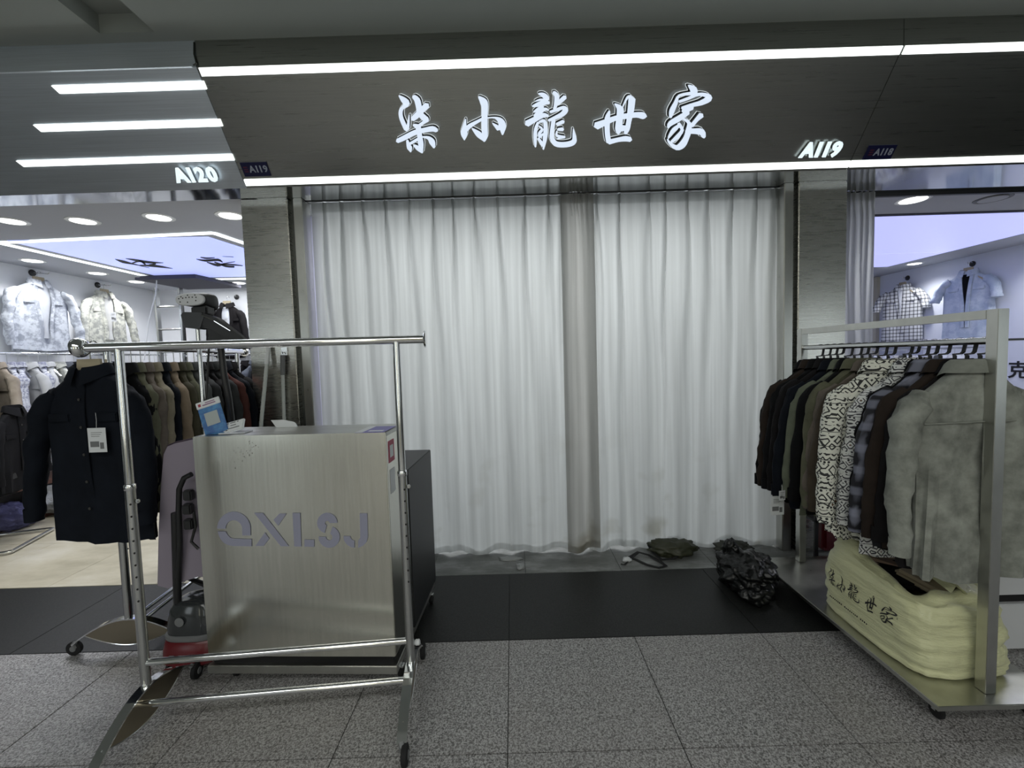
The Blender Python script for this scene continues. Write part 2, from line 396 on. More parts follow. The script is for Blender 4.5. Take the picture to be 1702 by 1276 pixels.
# ------------------------------------------------------------------ brush lettering
GL = [  # crop origin x, y, scale, strokes of (x, y, width)
 (650, 150, 11.6, [
  [(150,105,20),(230,180,100),(300,260,120),(230,330,70),(185,400,75),(190,520,75),(245,660,80),(300,760,75),(330,650,50),(345,480,15)],
  [(430,120,70),(500,190,110),(535,330,110),(550,440,100),(640,540,110),(700,560,80)],
  [(410,560,90),(480,500,110),(590,390,110),(690,290,120)],
  [(700,570,80),(600,640,60),(520,710,80)],
  [(430,670,40),(520,720,100),(550,880,90),(575,1050,100),(600,1210,20)],
  [(120,980,80),(250,920,95),(450,820,95),(650,770,90),(800,745,100),(880,780,70)],
  [(310,970,40),(340,1080,80),(360,1120,90),(380,1190,20)], [(520,940,50),(350,1040,50)],
  [(600,900,20),(720,920,60),(790,1000,110),(830,1105,40)], [(440,1060,30),(520,1120,80),(600,1190,50)]]),
 (755, 150, 11.6, [
  [(475,130,40),(560,220,140),(590,320,130),(585,500,115),(585,700,115),(590,880,110),(575,980,50)],
  [(580,960,60),(480,860,110),(390,780,60),(345,740,20)],
  [(215,560,20),(195,720,90),(190,840,130),(197,960,20)],
  [(200,780,100),(300,690,80),(420,620,60),(540,555,50)],
  [(640,535,20),(780,530,30),(890,590,110),(930,700,140),(930,855,30)],
  [(740,640,20),(860,740,100)]]),
 (865, 140, 10.63, [
  [(325,170,30),(400,190,80),(460,240,90),(480,275,40),(350,275,35),(260,305,12)],
  [(215,390,30),(330,355,85),(450,320,80),(505,335,50)],
  [(240,490,30),(330,440,70),(400,400,50)], [(245,560,40),(330,500,70),(440,440,50),(490,460,30)],
  [(115,700,110),(250,625,90),(400,550,80),(490,560,40)],
  [(310,680,40),(270,800,60),(260,950,60),(265,1105,30)],
  [(330,670,30),(420,650,60),(445,780,70),(435,950,75),(405,1150,25)],
  [(330,740,20),(385,800,45),(335,870,50),(340,930,50)], [(340,930,50),(400,880,30)], [(320,960,40),(400,1080,70)],
  [(590,145,60),(645,220,90),(620,380,60),(600,440,50)], [(790,225,70),(730,280,70),(660,350,50)],
  [(530,490,40),(650,450,50),(760,415,60),(800,455,90),(740,530,80),(620,590,60),(500,640,40)],
  [(585,640,70),(560,820,70),(560,950,80),(620,1050,90),(760,1070,90),(900,1045,90),(955,990,80),(945,880,45),(935,790,8)],
  [(645,710,50),(760,660,60)], [(665,800,40),(750,795,60)], [(645,830,20),(640,900,40),(700,925,45),(785,930,30)], [(650,965,15),(780,935,30)]]),
 (980, 145, 11.6, [
  [(130,750,140),(300,680,110),(500,600,90),(700,560,100),(900,535,100),(1030,550,130),(1080,560,80)],
  [(385,460,30),(345,600,100),(340,800,95),(350,950,95),(375,1060,100)],
  [(370,1060,90),(550,1015,80),(700,995,100),(790,1010,90)],
  [(490,325,30),(590,420,130),(580,600,120),(560,800,130),(550,890,60)],
  [(635,390,15),(730,200,40),(800,185,60)],
  [(820,220,130),(795,450,120),(760,650,90),(730,800,90),(690,890,60)], [(560,790,130),(720,790,90)]]),
 (1095, 130, 10.21, [
  [(510,125,30),(590,190,120),(610,270,90)], [(560,260,60),(350,295,35),(290,420,65),(225,560,85),(200,665,40)],
  [(350,400,40),(500,345,45),(680,275,50),(830,300,80),(850,350,100),(720,420,80),(560,460,60),(400,510,50)],
  [(420,560,90),(570,500,70)], [(500,580,70),(350,680,90),(200,770,80),(160,840,30)],
  [(420,690,40),(515,760,60),(510,880,90),(470,1010,90),(400,1130,110),(300,1180,80),(190,1100,50),(150,1040,20)],
  [(340,780,60),(400,880,50),(310,1000,60),(220,1080,40)], [(340,810,50),(250,880,60),(180,980,30),(160,1030,10)],
  [(560,810,60),(640,710,60),(725,625,90)], [(480,900,80),(620,900,90),(730,915,110),(765,1000,60)]])]
def smooth_stroke(st, n=3):
    out = []
    for i in range(len(st) - 1):
        p0 = st[max(i - 1, 0)]; p1 = st[i]; p2 = st[i + 1]; p3 = st[min(i + 2, len(st) - 1)]
        for k in range(n):
            t = k / n
            out.append(tuple(.5 * (2 * p1[j] + (p2[j] - p0[j]) * t + (2 * p0[j] - 5 * p1[j] + 4 * p2[j] - p3[j]) * t * t + (3 * p1[j] - p0[j] - 3 * p2[j] + p3[j]) * t ** 3) for j in range(3)))
    out.append(st[-1]); return out
def outline(st):
    st = smooth_stroke(st); L = []; R = []
    for i, (x, y, w_) in enumerate(st):
        a = st[max(i - 1, 0)]; c = st[min(i + 1, len(st) - 1)]
        t = Vector((c[0] - a[0], c[1] - a[1])).normalized(); n_ = Vector((-t.y, t.x)); h = max(w_, .4) * .5
        L.append((x + n_.x * h, y + n_.y * h)); R.append((x - n_.x * h, y - n_.y * h))
    # rounded ends
    def cap(p, q, prev):
        c = Vector(((p[0] + q[0]) / 2, (p[1] + q[1]) / 2)); d = (c - Vector(prev)).normalized(); r = (Vector(p) - c).length
        return tuple(c + d * r * .7)
    e = cap(L[-1], R[-1], st[-2][:2]); b_ = cap(L[0], R[0], st[1][:2])
    return L, R, b_, e
def stroke_faces(mb, st, f0, f1):
    L, R, b_, e = outline(st); pts = [b_] + [q for pr in zip(L, R) for q in pr] + [e]
    n_ = len(pts); v0 = [f0(*q) for q in pts]; v1 = [f1(*q) for q in pts]
    fs = []; k = len(L)
    def top(a): return a + n_
    tri = [(0, 1, 2)] + [(1 + 2 * i, 3 + 2 * i, 4 + 2 * i, 2 + 2 * i) for i in range(k - 1)] + [(n_ - 3, n_ - 1, n_ - 2)]
    fs += tri + [tuple(top(a) for a in f)[::-1] for f in tri]
    loop = [0] + [1 + 2 * i for i in range(k)] + [n_ - 1] + [2 + 2 * i for i in range(k)][::-1]
    fs += [(loop[i], loop[(i + 1) % len(loop)], top(loop[(i + 1) % len(loop)]), top(loop[i])) for i in range(len(loop))]
    return v0, v1, fs
sign = thing('shop_sign', 'glowing white brush lettering of five characters on the dark steel fascia', 'sign', fa(.3, .3))
for gi, (ox, oy, sc, sts) in enumerate(GL):
    face, ret, refl, core = MB(), MB(), MB(), MB()
    c = fpx(ox + 50, oy + 55, .045)
    for j, st in enumerate(sts):
        h = .045 + j * .00025
        f0 = lambda x, y: fpx(ox + x / sc, oy + y / sc, .045) - FN * .0 - (fpx(ox + x / sc, oy + y / sc, .045) - fpx(ox + x / sc, oy + y / sc, .045))
        top_ = lambda x, y, h=h: fpx(ox + x / sc, oy + y / sc, .045) + FN * (h - .045)
        bot_ = lambda x, y: fpx(ox + x / sc, oy + y / sc, .045) - FN * .030
        mid_ = lambda x, y, h=h: fpx(ox + x / sc, oy + y / sc, .045) - FN * .006
        v0, v1, fs = stroke_faces(face, st, mid_, top_); face.add(v0 + v1, fs)
        hal = lambda n_: (lambda x, y: fpx(ox + x / sc, oy + y / sc, .045) - FN * (.045 - n_))
        v0, v1, fs = stroke_faces(refl, [(x, y, w_ + 30) for x, y, w_ in st], hal(.0005 + j * .0001), hal(.003 + j * .0001)); refl.add(v0 + v1, fs)  # glowing outline put in as the letters' reflection in the fascia
        v0, v1, fs = stroke_faces(core, [(x, y, w_ + 10) for x, y, w_ in st], hal(.0042), hal(.0060 + j * .0001)); core.add(v0 + v1, fs)  # black layer added so only the rim of that reflection shows
        v0, v1, fs = stroke_faces(ret, [(x, y, max(8, w_ - 16)) for x, y, w_ in st], hal(.0075), mid_); ret.add(v0 + v1, fs)
    for mb in (face, ret, refl, core): mb.v = [v - sign.location for v in mb.v]
    fo = face.obj('character', LEDG, sign); ret.obj('letter_return', DARKSTEEL, fo); refl.obj('reflected_outline', REFL, fo); core.obj('outline_mask', BLACKP, fo)

def sign_text(txt, px, py, size, shear, label, n=.02):
    q = fpx(px, py, n)
    t = thing('unit_number_sign', label, 'sign', q)
    M = frame((0, 0, 0), FX, FU, FN)
    text('numeral_face', txt, size, LETE, M, t, depth=.004, bold=.0045 * size / .1, shear=0)
    text('numeral_return', txt, size, CHROME_W, frame(-FN * .010, FX, FU, FN), t, depth=.005, bold=.002)
    return t
sign_text('A120', 326, 292, .105, 0, 'glowing white unit number A120 on the left steel fascia')
sign_text('A119', 1366, 250, .105, 0, 'glowing white unit number A119 beside the seam of the steel fascia')
def plate(x0, x1, s0, s1, txt, label):
    c = fa((x0 + x1) / 2, (s0 + s1) / 2)
    t = thing('address_plate', label, 'sign', c)
    mb = MB(); fbox(mb, x0, x1, s0, s1, .001, .006); mb.v = [v - c for v in mb.v]; mb.obj('plate_body', NAVYP, t)
    text('plate_number', txt, .050, PLTXT, frame(FX * .020 + FN * .0075, FX, FU, FN), t, depth=.001, bold=.0012)
    e = MB()
    for k in range(3): e.bbox(-.065, -.042, -.014 + k * .012, -.008 + k * .012, 0, .001, .0004, frame(FN * .0075, FX, FU, FN))
    e.obj('emblem', mat('dull_red_enamel', (.12, .02, .05), .5), t)
plate(-1.538, -1.385, .066, .142, 'A119', 'small navy blue plate with A119 at the left end of the centre fascia')
plate(2.098, 2.262, .054, .130, 'A118', 'small navy blue plate with A118 right of the fascia seam')

# ------------------------------------------------------------------ pillars, jambs, partitions, shop shells
def pillar(n, x0, x1):
    o = MB().bbox(x0, x1, 2.85, 3.3, 0, ZS, .006).obj('trim_%d' % n, STEEL_P); struct(o)
pillar(12, -1.705, -1.407); pillar(13, 1.86, 2.172)
sbox('trim_14', -1.407, -1.375, 2.90, 3.0, 0, ZS, DARKSTEEL)
struct(MB().bbox(-1.375, -1.318, 2.86, 2.98, 0, ZS, .004).obj('trim_15', STEEL_R))
struct(MB().bbox(1.775, 1.835, 2.86, 2.98, 0, ZS, .004).obj('trim_16', STEEL_R))
sbox('trim_17', 1.835, 1.86, 2.90, 3.0, 0, ZS, DARKSTEEL)
# closed centre shop, seen only as light through the curtain
sbox('wall_partition_left', -1.70, -1.60, 3.3, 6.6, 0, 2.9, WALLW)
sbox('wall_partition_right', 2.10, 2.17, 3.3, 6.9, 0, 2.9, WALLW)
sbox('wall_closed_shop_back', -1.6, 2.1, 6.3, 6.4, 0, 2.9, WALLW)
sbox('ceiling_closed_shop', -1.6, 2.1, 2.98, 6.4, ZS, ZS + .05, WALLW)
# left shop A120
sbox('wall_shop_left', -4.95, -4.86, 2.85, 6.3, 0, 2.9, WALLW)
sbox('wall_back_left', -4.95, -1.6, 6.0, 6.1, 0, 2.9, WALLW)
cl = MB(); hx0, hx1, hy0, hy1 = -3.98, -3.30, 5.33, 5.98
cl.box(-6.9, hx0, 2.845, 6.1, ZS, ZS + .05); cl.box(hx1, -1.6, 2.845, 6.1, ZS, ZS + .05)
cl.box(hx0, hx1, 2.845, hy0, ZS, ZS + .05); cl.box(hx0, hx1, hy1, 6.1, ZS, ZS + .05)
struct(cl.obj('ceiling_shop_left', CEILI))
sbox('wall_front_return', -6.9, -4.95, 2.85, 2.95, 0, ZS, WALLW)
DKL = mat('dark_loft_board', (.035, .035, .06), .6)
ha = thing('loft_hatch', 'dark loft hatch board under the ceiling at the top of the ladder', 'hatch', (0, 0, 0))
P4 = [(-4.18, 4.93), (-3.50, 4.93), (-3.42, 5.62), (-4.10, 5.62)]
MB().prism([Vector((x, y, 2.345)) for x, y in P4], (0, 0, .03)).obj('board', DKL, ha)
MB().prism([Vector((x * 1 + (.03 if x < -3.8 else -.03), y + (.03 if y < 5 else -.03), 2.376)) for x, y in P4], (0, 0, .02)).obj('packing', DKL, ha)
# lightbox left: near Y 3.6, left X -4.02, far Y 5.25, chamfered right near corner
def ceil_poly(name, pts, z0, z1, ma, kind=None, parent=None):
    return MB().prism([Vector((x, y, z0)) for x, y in pts], (0, 0, z1 - z0)).obj(name, ma, parent, kind=kind)
lb = thing('ceiling_lightbox', 'blue glowing ceiling lightbox with black brush writing in the left shop', 'light', (0, 0, 0))
pan = [(-4.02, 3.57), (-2.45, 3.60), (-1.75, 5.0), (-1.75, 5.24), (-4.02, 5.24)]
pan = [(-4.02, 3.56), (-2.45, 3.62), (-2.37, 4.10), (-1.9, 4.8), (-1.9, 5.25), (-4.02, 5.2)]
ceil_poly('glowing_panel', pan, ZS - .006, ZS, PANELB, parent=lb)
def led_line(pts, parent, z, w_=.018, ma=LED):
    for i in range(len(pts) - 1):
        a, c = Vector((*pts[i], z)), Vector((*pts[i + 1], z))
        MB().sweep([a, c], [(.004, w_), (-.004, w_), (-.004, -w_), (.004, -w_)], up=(0, 0, 1)).obj('light_line', ma, parent)
led_line([(-4.14, 3.60), (-2.33, 3.515), (-2.25, 4.02)], lb, ZS - .006, .02)
led_line([(-2.25, 4.02), (-1.78, 4.75)], lb, ZS - .006, .02)
led_line([(-4.14, 3.60), (-4.14, 5.30), (-1.78, 5.42)], lb, ZS - .006, .02)
# brush characters on the lightbox film (generic strokes following the photograph)
def ceil_strokes(sts, parent, name='brush_mark'):
    mb = MB()
    for st in sts:
        f0 = lambda x, y: atz(x, y, ZS - .008); f1 = lambda x, y: atz(x, y, ZS - .0095)
        v0, v1, fs = stroke_faces(mb, st, f0, f1); mb.add(v0 + v1, fs)
    mb.obj(name, INKB, parent)
k_ = 3.868
def Z4(st): return [(x / k_, 380 + y / k_, w_ / k_) for x, y, w_ in st]
ceil_strokes([Z4([(740, 196, 3), (790, 212, 18), (860, 228, 8), (960, 252, 3)]), Z4([(808, 192, 3), (860, 200, 12), (950, 215, 16), (1050, 220, 3)]),
              Z4([(850, 222, 8), (900, 208, 12), (935, 230, 10)]), Z4([(900, 235, 6), (1000, 240, 16), (1110, 256, 3)]), Z4([(960, 232, 8), (1000, 226, 10)])], lb)
ceil_strokes([Z4([(1262, 196, 3), (1320, 205, 14), (1400, 200, 16), (1430, 215, 6)]), Z4([(1290, 184, 6), (1330, 190, 10), (1380, 186, 4)]),
              Z4([(1330, 215, 6), (1400, 235, 18), (1440, 225, 8), (1510, 212, 4)]), Z4([(1380, 215, 8), (1450, 240, 14), (1505, 245, 12)]),
              Z4([(1430, 228, 8), (1500, 232, 10), (1560, 238, 5)]), Z4([(1430, 178, 2), (1500, 182, 4)])], lb)
# right shop A118
sbox('wall_shop_right', 5.55, 5.65, 2.85, 7.0, 0, 2.9, WALLR)
sbox('wall_back_right', 2.1, 5.65, 6.95, 7.05, 0, 2.9, WALLR)
sbox('ceiling_shop_right', 2.17, 7.9, 3.12, 7.05, ZS, ZS + .05, CEILI)
rb = thing('ceiling_lightbox', 'violet blue glowing ceiling lightbox in the right shop', 'light', (0, 0, 0))
for a, c in ((3.60, 5.02), (5.03, 5.83)):
    ceil_poly('glowing_panel', [(2.5, a), (4.98, a), (4.98, c), (2.5, c)], ZS - .008, ZS - .001, PANELR, parent=rb)
MB().box(2.48, 5.0, 3.575, 3.6, ZS - .012, ZS).obj('panel_edge', mat('grey_panel_edge', (.08, .08, .12), .5), rb)
# downlights
def downlight(x, y, lab, r=.075, on=True, grp='round downlights in the left shop ceiling'):
    t = thing('downlight', lab, 'light', (x, y, ZS), 0, grp)
    MB().lathe([(r, 0), (r + .02, -.004), (r + .022, -.001), (r + .022, 0)], n=24).obj('rim', WHITEP if on else GREYP, t, True)
    MB().lathe([(r - .003, -.003), (r - .006, -.007), (.01, -.008)], n=24).obj('lens', DOWN if on else CEILI, t)
    if on:
        l = bpy.data.lights.new('downlight_lamp', 'SPOT'); l.energy = 27; l.spot_size = 2.4; l.spot_blend = .8; l.shadow_soft_size = .07
        o = bpy.data.objects.new('downlight_lamp', l); COL.objects.link(o); o.parent = t; o.location = (0, 0, -.03)
for x, y, lab in ((-3.48, 3.12, 'lit downlight at the left edge of the left shop ceiling front row'), (-3.016, 3.16, 'lit downlight with a glare, second in the front row of the left shop'),
                  (-2.456, 3.135, 'lit downlight third in the front row of the left shop'), (-1.956, 3.143, 'lit downlight in the front row next to the steel pillar'),
                  (-4.53, 4.21, 'lit downlight above the white denim jacket on the left wall'), (-4.50, 4.83, 'lit downlight between the two pale wall jackets'),
                  (-4.52, 5.35, 'lit downlight beside the end of the blue ceiling lightbox'), (-3.45, 5.62, 'lit downlight above the black jacket near the steel pillar')):
    downlight(x, y, lab)
downlight(2.954, 3.25, 'lit downlight at the front of the right shop ceiling', .085, grp='round downlights in the right shop ceiling')
downlight(3.566, 3.28, 'unlit round downlight at the front of the right shop ceiling', .085, False, 'round downlights in the right shop ceiling')
downlight(5.225, 5.71, 'lit downlight above the plaid short-sleeved shirt', .075, grp='round downlights in the right shop ceiling')
downlight(5.25, 4.35, 'lit downlight at the right edge above the wall rail', .075, grp='round downlights in the right shop ceiling')

# ------------------------------------------------------------------ curtains
def curtain_mat(name, col, tcol):
    ma = bpy.data.materials.new(name); ma.use_nodes = True; MATS[name] = ma; nt = ma.node_tree; n, l = nt.nodes, nt.links
    n.clear(); out = n.new('ShaderNodeOutputMaterial'); d = n.new('ShaderNodeBsdfDiffuse'); t = n.new('ShaderNodeBsdfTranslucent'); m_ = n.new('ShaderNodeMixShader')
    tc = n.new('ShaderNodeTexCoord'); mp = n.new('ShaderNodeMapping'); mp.inputs['Scale'].default_value = (12, 12, .25); l.new(tc.outputs['Object'], mp.inputs[0])
    nz = n.new('ShaderNodeTexNoise'); nz.inputs['Scale'].default_value = 2.2; nz.inputs['Detail'].default_value = 5; l.new(mp.outputs[0], nz.inputs['Vector'])
    # soiling: grey-brown patches near the hem
    nz2 = n.new('ShaderNodeTexNoise'); nz2.inputs['Scale'].default_value = 3.4; nz2.inputs['Detail'].default_value = 3; l.new(tc.outputs['Object'], nz2.inputs['Vector'])
    sx = n.new('ShaderNodeSeparateXYZ'); l.new(tc.outputs['Object'], sx.inputs[0])
    mr = n.new('ShaderNodeMapRange'); mr.inputs[1].default_value = .9; mr.inputs[2].default_value = 0.; mr.inputs[3].default_value = 0; mr.inputs[4].default_value = 1; l.new(sx.outputs[2], mr.inputs[0])
    rp = n.new('ShaderNodeValToRGB'); rp.color_ramp.elements[0].position = .56; rp.color_ramp.elements[1].position = .72; l.new(nz2.outputs[0], rp.inputs[0])
    mu = n.new('ShaderNodeMath'); mu.operation = 'MULTIPLY'; l.new(mr.outputs[0], mu.inputs[0]); l.new(rp.outputs[0], mu.inputs[1])
    for sh, cc in ((d, col), (t, tcol)):
        r = n.new('ShaderNodeValToRGB'); r.color_ramp.elements[0].position = .3; r.color_ramp.elements[1].position = .7
        r.color_ramp.elements[0].color = (*[v * .76 for v in cc], 1); r.color_ramp.elements[1].color = (*cc, 1); l.new(nz.outputs[0], r.inputs[0])  # vertical streaks put the folds' light and shade into the cloth colour
        x = n.new('ShaderNodeMix'); x.data_type = 'RGBA'; l.new(mu.outputs[0], x.inputs[0]); l.new(r.outputs[0], x.inputs[6]); x.inputs[7].default_value = (*[v * q for v, q in zip(cc, (.58, .56, .50))], 1)
        l.new(x.outputs[2], sh.inputs[0])
    m_.inputs[0].default_value = .62; l.new(d.outputs[0], m_.inputs[1]); l.new(t.outputs[0], m_.inputs[2]); l.new(m_.outputs[0], out.inputs[0]); return ma
CURT = curtain_mat('white_curtain_cloth', (.66, .68, .68), (.62, .64, .64))
CURT2 = curtain_mat('overlap_shade_cloth', (.60, .60, .58), (.47, .47, .455))  # darker copy of the white cloth, carries the shade of doubled layers
CURT3 = curtain_mat('curtain_tape', (.8, .81, .81), (.74, .75, .75)); CURT3.node_tree.nodes['Mix Shader'].inputs[0].default_value = .85
CURTL = curtain_mat('lilac_glow_film', (.8, .8, .95), (.86, .86, .98)); CURTL.node_tree.nodes['Mix Shader'].inputs[0].default_value = .8
def curtain(label, x0, x1, pleats, Y, seed, ma, top=2.409, hem=.05, amp=.034, name='curtain', hem_lift=None):
    t = thing(name, label, 'curtain', (0, Y, 0))
    rnd = random.Random(seed); nx = int((x1 - x0) / .0055); nz = 46
    ws = [rnd.uniform(.7, 1.3) for _ in pleats]; ph = [rnd.uniform(-.02, .03) for _ in pleats]; sw = [rnd.uniform(.8, 2.2) for _ in pleats]
    def depth(x, z):
        h = (top - z) / top                      # 0 at the top, 1 at the floor
        d = 0
        for pc, w_, p_, s_ in zip(pleats, ws, ph, sw):
            c = pc + p_ * h * 1.4 + .008 * math.sin(5 * z + pc * 9)
            ww = (.0095 + .020 * min(1, h * 2.2) * s_ * .6) * w_
            pinch = .35 + .65 * min(1, abs(h - .035) * 25)
            u = (x - c) / (ww * pinch if h < .08 else ww)
            d -= (amp * (.75 + .5 * w_ * .6)) * math.exp(-u * u) * (1.0 - .55 * min(1, h * 1.6))
        d += .010 * h * noise.noise(Vector((x * 9, z * .35, seed))) * 2
        d += .016 * h * math.sin(x * 31 + 2.5 * noise.noise(Vector((x * 1.5, z * .5, seed + 4))))
        d += .006 * noise.noise(Vector((x * 22, z * 1.3, seed + 9)))
        return d
    def bot(x):
        return hem + .022 * math.sin(x * 17 + seed) + .03 * noise.noise(Vector((x * 5, 0, seed))) + (hem_lift(x) if hem_lift else 0)
    vs = []; fs = []
    for j in range(nz + 1):
        for i in range(nx + 1):
            x = x0 + (x1 - x0) * i / nx; zb = bot(x); q = (j / nz)
            z = top - .004 - (top - .004 - zb) * (q ** 1.15)
            vs.append((x, depth(x, z), z))
    W_ = nx + 1
    for j in range(nz):
        for i in range(nx): fs.append((j * W_ + i, j * W_ + i + 1, (j + 1) * W_ + i + 1, (j + 1) * W_ + i))
    mb = MB().add(vs, fs); c = mb.obj('cloth_panel', ma, t, True)
    def strip(nm, za, zb, off):
        vv = []; ff = []; rows = 4
        for j in range(rows + 1):
            for i in range(nx + 1):
                x = x0 + (x1 - x0) * i / nx; z = za(x) + (zb(x) - za(x)) * j / rows; vv.append((x, depth(x, z) + off, z))
        for j in range(rows):
            for i in range(nx): ff.append((j * W_ + i, j * W_ + i + 1, (j + 1) * W_ + i + 1, (j + 1) * W_ + i))
        MB().add(vv, ff).obj(nm, tape, t, True)
    tape = CURT3 if ma is CURT else ma
    strip('heading_tape', lambda x: top - .004, lambda x: top - .062 + .004 * noise.noise(Vector((x * 8, 2, seed))), .004)
    strip('hem_band', lambda x: bot(x) + .05, lambda x: bot(x) + .002, .004)
    return t
def pl(pxs): return [aty(p, 340, 2.95).x for p in pxs]
curtain('white curtain panel left of the middle overlap across the closed shop', -1.30, .395, pl([537, 565, 603, 643, 681, 718, 751, 789, 829, 872, 909, 930]), 2.955, 3, CURT, hem=.012)
curtain('white curtain panel right of the middle overlap, sagging at one hook', .50, 1.782, pl([986, 993, 1030, 1076, 1104, 1143, 1177, 1216, 1254, 1284]), 2.958, 8, CURT, hem=.010)
curtain('narrow folded curtain edge, coloured darker for the overlap of the white curtains', .345, .565, pl([946, 952, 958, 966, 976]), 2.925, 5, CURT2, hem=.022, amp=.016)
curtain('cream curtain gathered behind the right steel pillar at the right shop entrance', 2.20, 2.52, [2.23, 2.27, 2.32, 2.36, 2.41, 2.45, 2.49], 3.06, 12, CURT, amp=.03)
# lilac film added in the curtain gap, standing for light from inside
struct(MB().box(-1.345, -1.255, 3.0, 3.004, .9, 2.34).obj('trim_18', CURTL))

# ------------------------------------------------------------------ garments
def garment_meshes(key, mats, L=.74, hem=.245, sl=.58, back=False, op=False, seed=0, short=False, splay=1., spread=1., thick=.5, wr=1.):
    """returns list of (name, mesh) in local coordinates; origin at the neck, front faces -Y"""
    rnd = random.Random(seed); parts = []
    body, trimm, inner = mats
    def fold(a, z, k=wr):
        h = min(1, max(0, (-z - .1) / L * 1.3))
        return k * (.016 * h * noise.noise(Vector((math.cos(a) * 3.2, math.sin(a) * 1.6, z * 1.2 + seed * 7.3))) * 2 +
                    .006 * h * math.sin(a * 9 + seed + 3 * noise.noise(Vector((a, z * 2, seed)))) + .004 * noise.noise(Vector((a * 4, z * 9, seed))))
    prof = [(-.012, .060, .045), (-.03, .072, .048), (-.048, .098, .05), (-.070, .130, .052), (-.095, .162, .054), (-.125, .188, .058), (-.165, .206, .060), (-.24, .210, .060),
            (-.33, .208, .058), (-.43, .208, .055), (-.53, .211, .054), (-.63, .215, .052), (-L + .02, .219, .052), (-L, .219, .052)]
    prof = [(z, w_, max(.012, d_ * thick) if z < -.05 else d_ * (.5 + .5 * thick)) for z, w_, d_ in prof]
    n = 40; mb = MB(); vs = []; fs = []
    def hw(z):
        for (z0, w0, d0), (z1, w1, d1) in zip(prof, prof[1:]):
            if z <= z0 and z >= z1:
                t = (z0 - z) / (z0 - z1); return w0 + (w1 - w0) * t, d0 + (d1 - d0) * t
        return prof[-1][1:]
    for z, w_, d_ in prof:
        for k in range(n):
            a = 2 * PI * k / n; ca, sa = math.cos(a), math.sin(a)
            x = w_ * spread * math.copysign(abs(ca) ** .75, ca); y = d_ * math.copysign(abs(sa) ** .8, sa)
            f = fold(a, z); zz = z
            if z <= -L + .03: zz = z - .02 * (1 - abs(ca)) - (.02 if sa > 0 else 0)
            vs.append((x + f * ca, y + f * sa * 1.2, zz))
    m_ = len(prof)
    vs += [(v[0] * .93, v[1] * .8, v[2] + .012) for v in vs[-n:]]
    for i in range(m_):
        for k in range(n): fs.append((i * n + k, i * n + (k + 1) % n, (i + 1) * n + (k + 1) % n, (i + 1) * n + k))
    fs.append(tuple(range(m_ * n, (m_ + 1) * n))); fs.append(tuple(range(n))[::-1])
    mb.add(vs, fs); parts.append(('body', mb.mesh('body', body, True)))
    for s in (-1, 1):
        e = .34 if short else sl
        path = [(.150, -.110), (.196, -.150), (.222, -.21), (.238, -.29), (.250, -.38), (.260, -.47), (.266, -.56), (.268, -.62), (.268, -e - .07)]
        if short: path = [(.150, -.110), (.200, -.150), (.232, -.21), (.252, -.28), (.262, -.34)]
        pts = []; rad = []
        for i, (x, z) in enumerate(path):
            if z < -e - .08: break
            u = i / (len(path) - 1)
            pts.append(Vector((s * (x * splay * spread + .006 * rnd.uniform(-1, 1)), (-.012 - .05 * u * (-1 if back else 1)) * min(1, thick * 1.4) + .006 * rnd.uniform(-1, 1), z)))
            rad.append((.95 if i else .62) * (1.25 - .5 * u) if not short else 1.15)
        q = []
        for i in range(len(pts) - 1):
            for k in range(3): q.append((pts[i].lerp(pts[i + 1], k / 3), rad[i] + (rad[i + 1] - rad[i]) * k / 3))
        q.append((pts[-1], rad[-1]))
        mb = MB(); n2 = 16; vs = []; fs = []
        for i, (c, r) in enumerate(q):
            t = (q[min(i + 1, len(q) - 1)][0] - q[max(0, i - 1)][0]).normalized(); N = Vector((0, 1, 0)); N = (N - t * N.dot(t)).normalized(); B = t.cross(N)
            for k in range(n2):
                a = 2 * PI * k / n2
                w1 = 1 + .26 * noise.noise(Vector((math.cos(a) * 1.1, i * .42, seed + s * 5))) + .16 * noise.noise(Vector((math.sin(a) * 2, i * 1.1 + a, seed + s * 3)))
                vs.append(c + N * (.050 * (.35 + .65 * thick) * r * math.cos(a) * w1) + B * (.040 * r * math.sin(a) * w1))
        m2 = len(q)
        for i in range(m2 - 1):
            for k in range(n2): fs.append((i * n2 + k, i * n2 + (k + 1) % n2, (i + 1) * n2 + (k + 1) % n2, (i + 1) * n2 + k))
        fs += [tuple(range(n2)), tuple(range((m2 - 1) * n2, m2 * n2))]
        mb.add(vs, fs); parts.append(('sleeve', mb.mesh('sleeve', body, True)))
        c = q[-1][0]; r = q[-1][1]
        cu = MB(); h = .02 if short else .052; ring = []
        for zz, k_2 in ((h, 1.0), (h, 1.07), (-.006, 1.05), (-.006, .9)):
            ring += [c + Vector((.041 * r * k_2 * math.sin(2 * PI * k / n2), .050 * (.35 + .65 * thick) * r * k_2 * math.cos(2 * PI * k / n2), zz)) for k in range(n2)]
        cu.add(ring, [(i * n2 + k, i * n2 + (k + 1) % n2, (i + 1) * n2 + (k + 1) % n2, (i + 1) * n2 + k) for i in range(3) for k in range(n2)] + [tuple(range(3 * n2, 4 * n2))])
        parts.append(('cuff', cu.mesh('cuff', body, True)))
    # collar: stand plus turned-down leaf, open at the front
    mb = MB(); rows = [(.066, -.028), (.068, .010), (.073, .018), (.082, .010), (.094, -.030)]; nn = 26; vs = []
    for ri, (r, z) in enumerate(rows):
        for k in range(nn + 1):
            a = -PI / 2 + .16 + (2 * PI - .32) * k / nn; fr = max(0, -math.sin(a))
            rr = r + (.018 * fr if ri == 4 else 0); ky = .74 * (.5 + .5 * thick)
            vs.append((rr * 1.05 * math.cos(a), rr * ky * math.sin(a), z - .020 * fr - (.030 * fr ** 3 if ri == 4 else 0)))
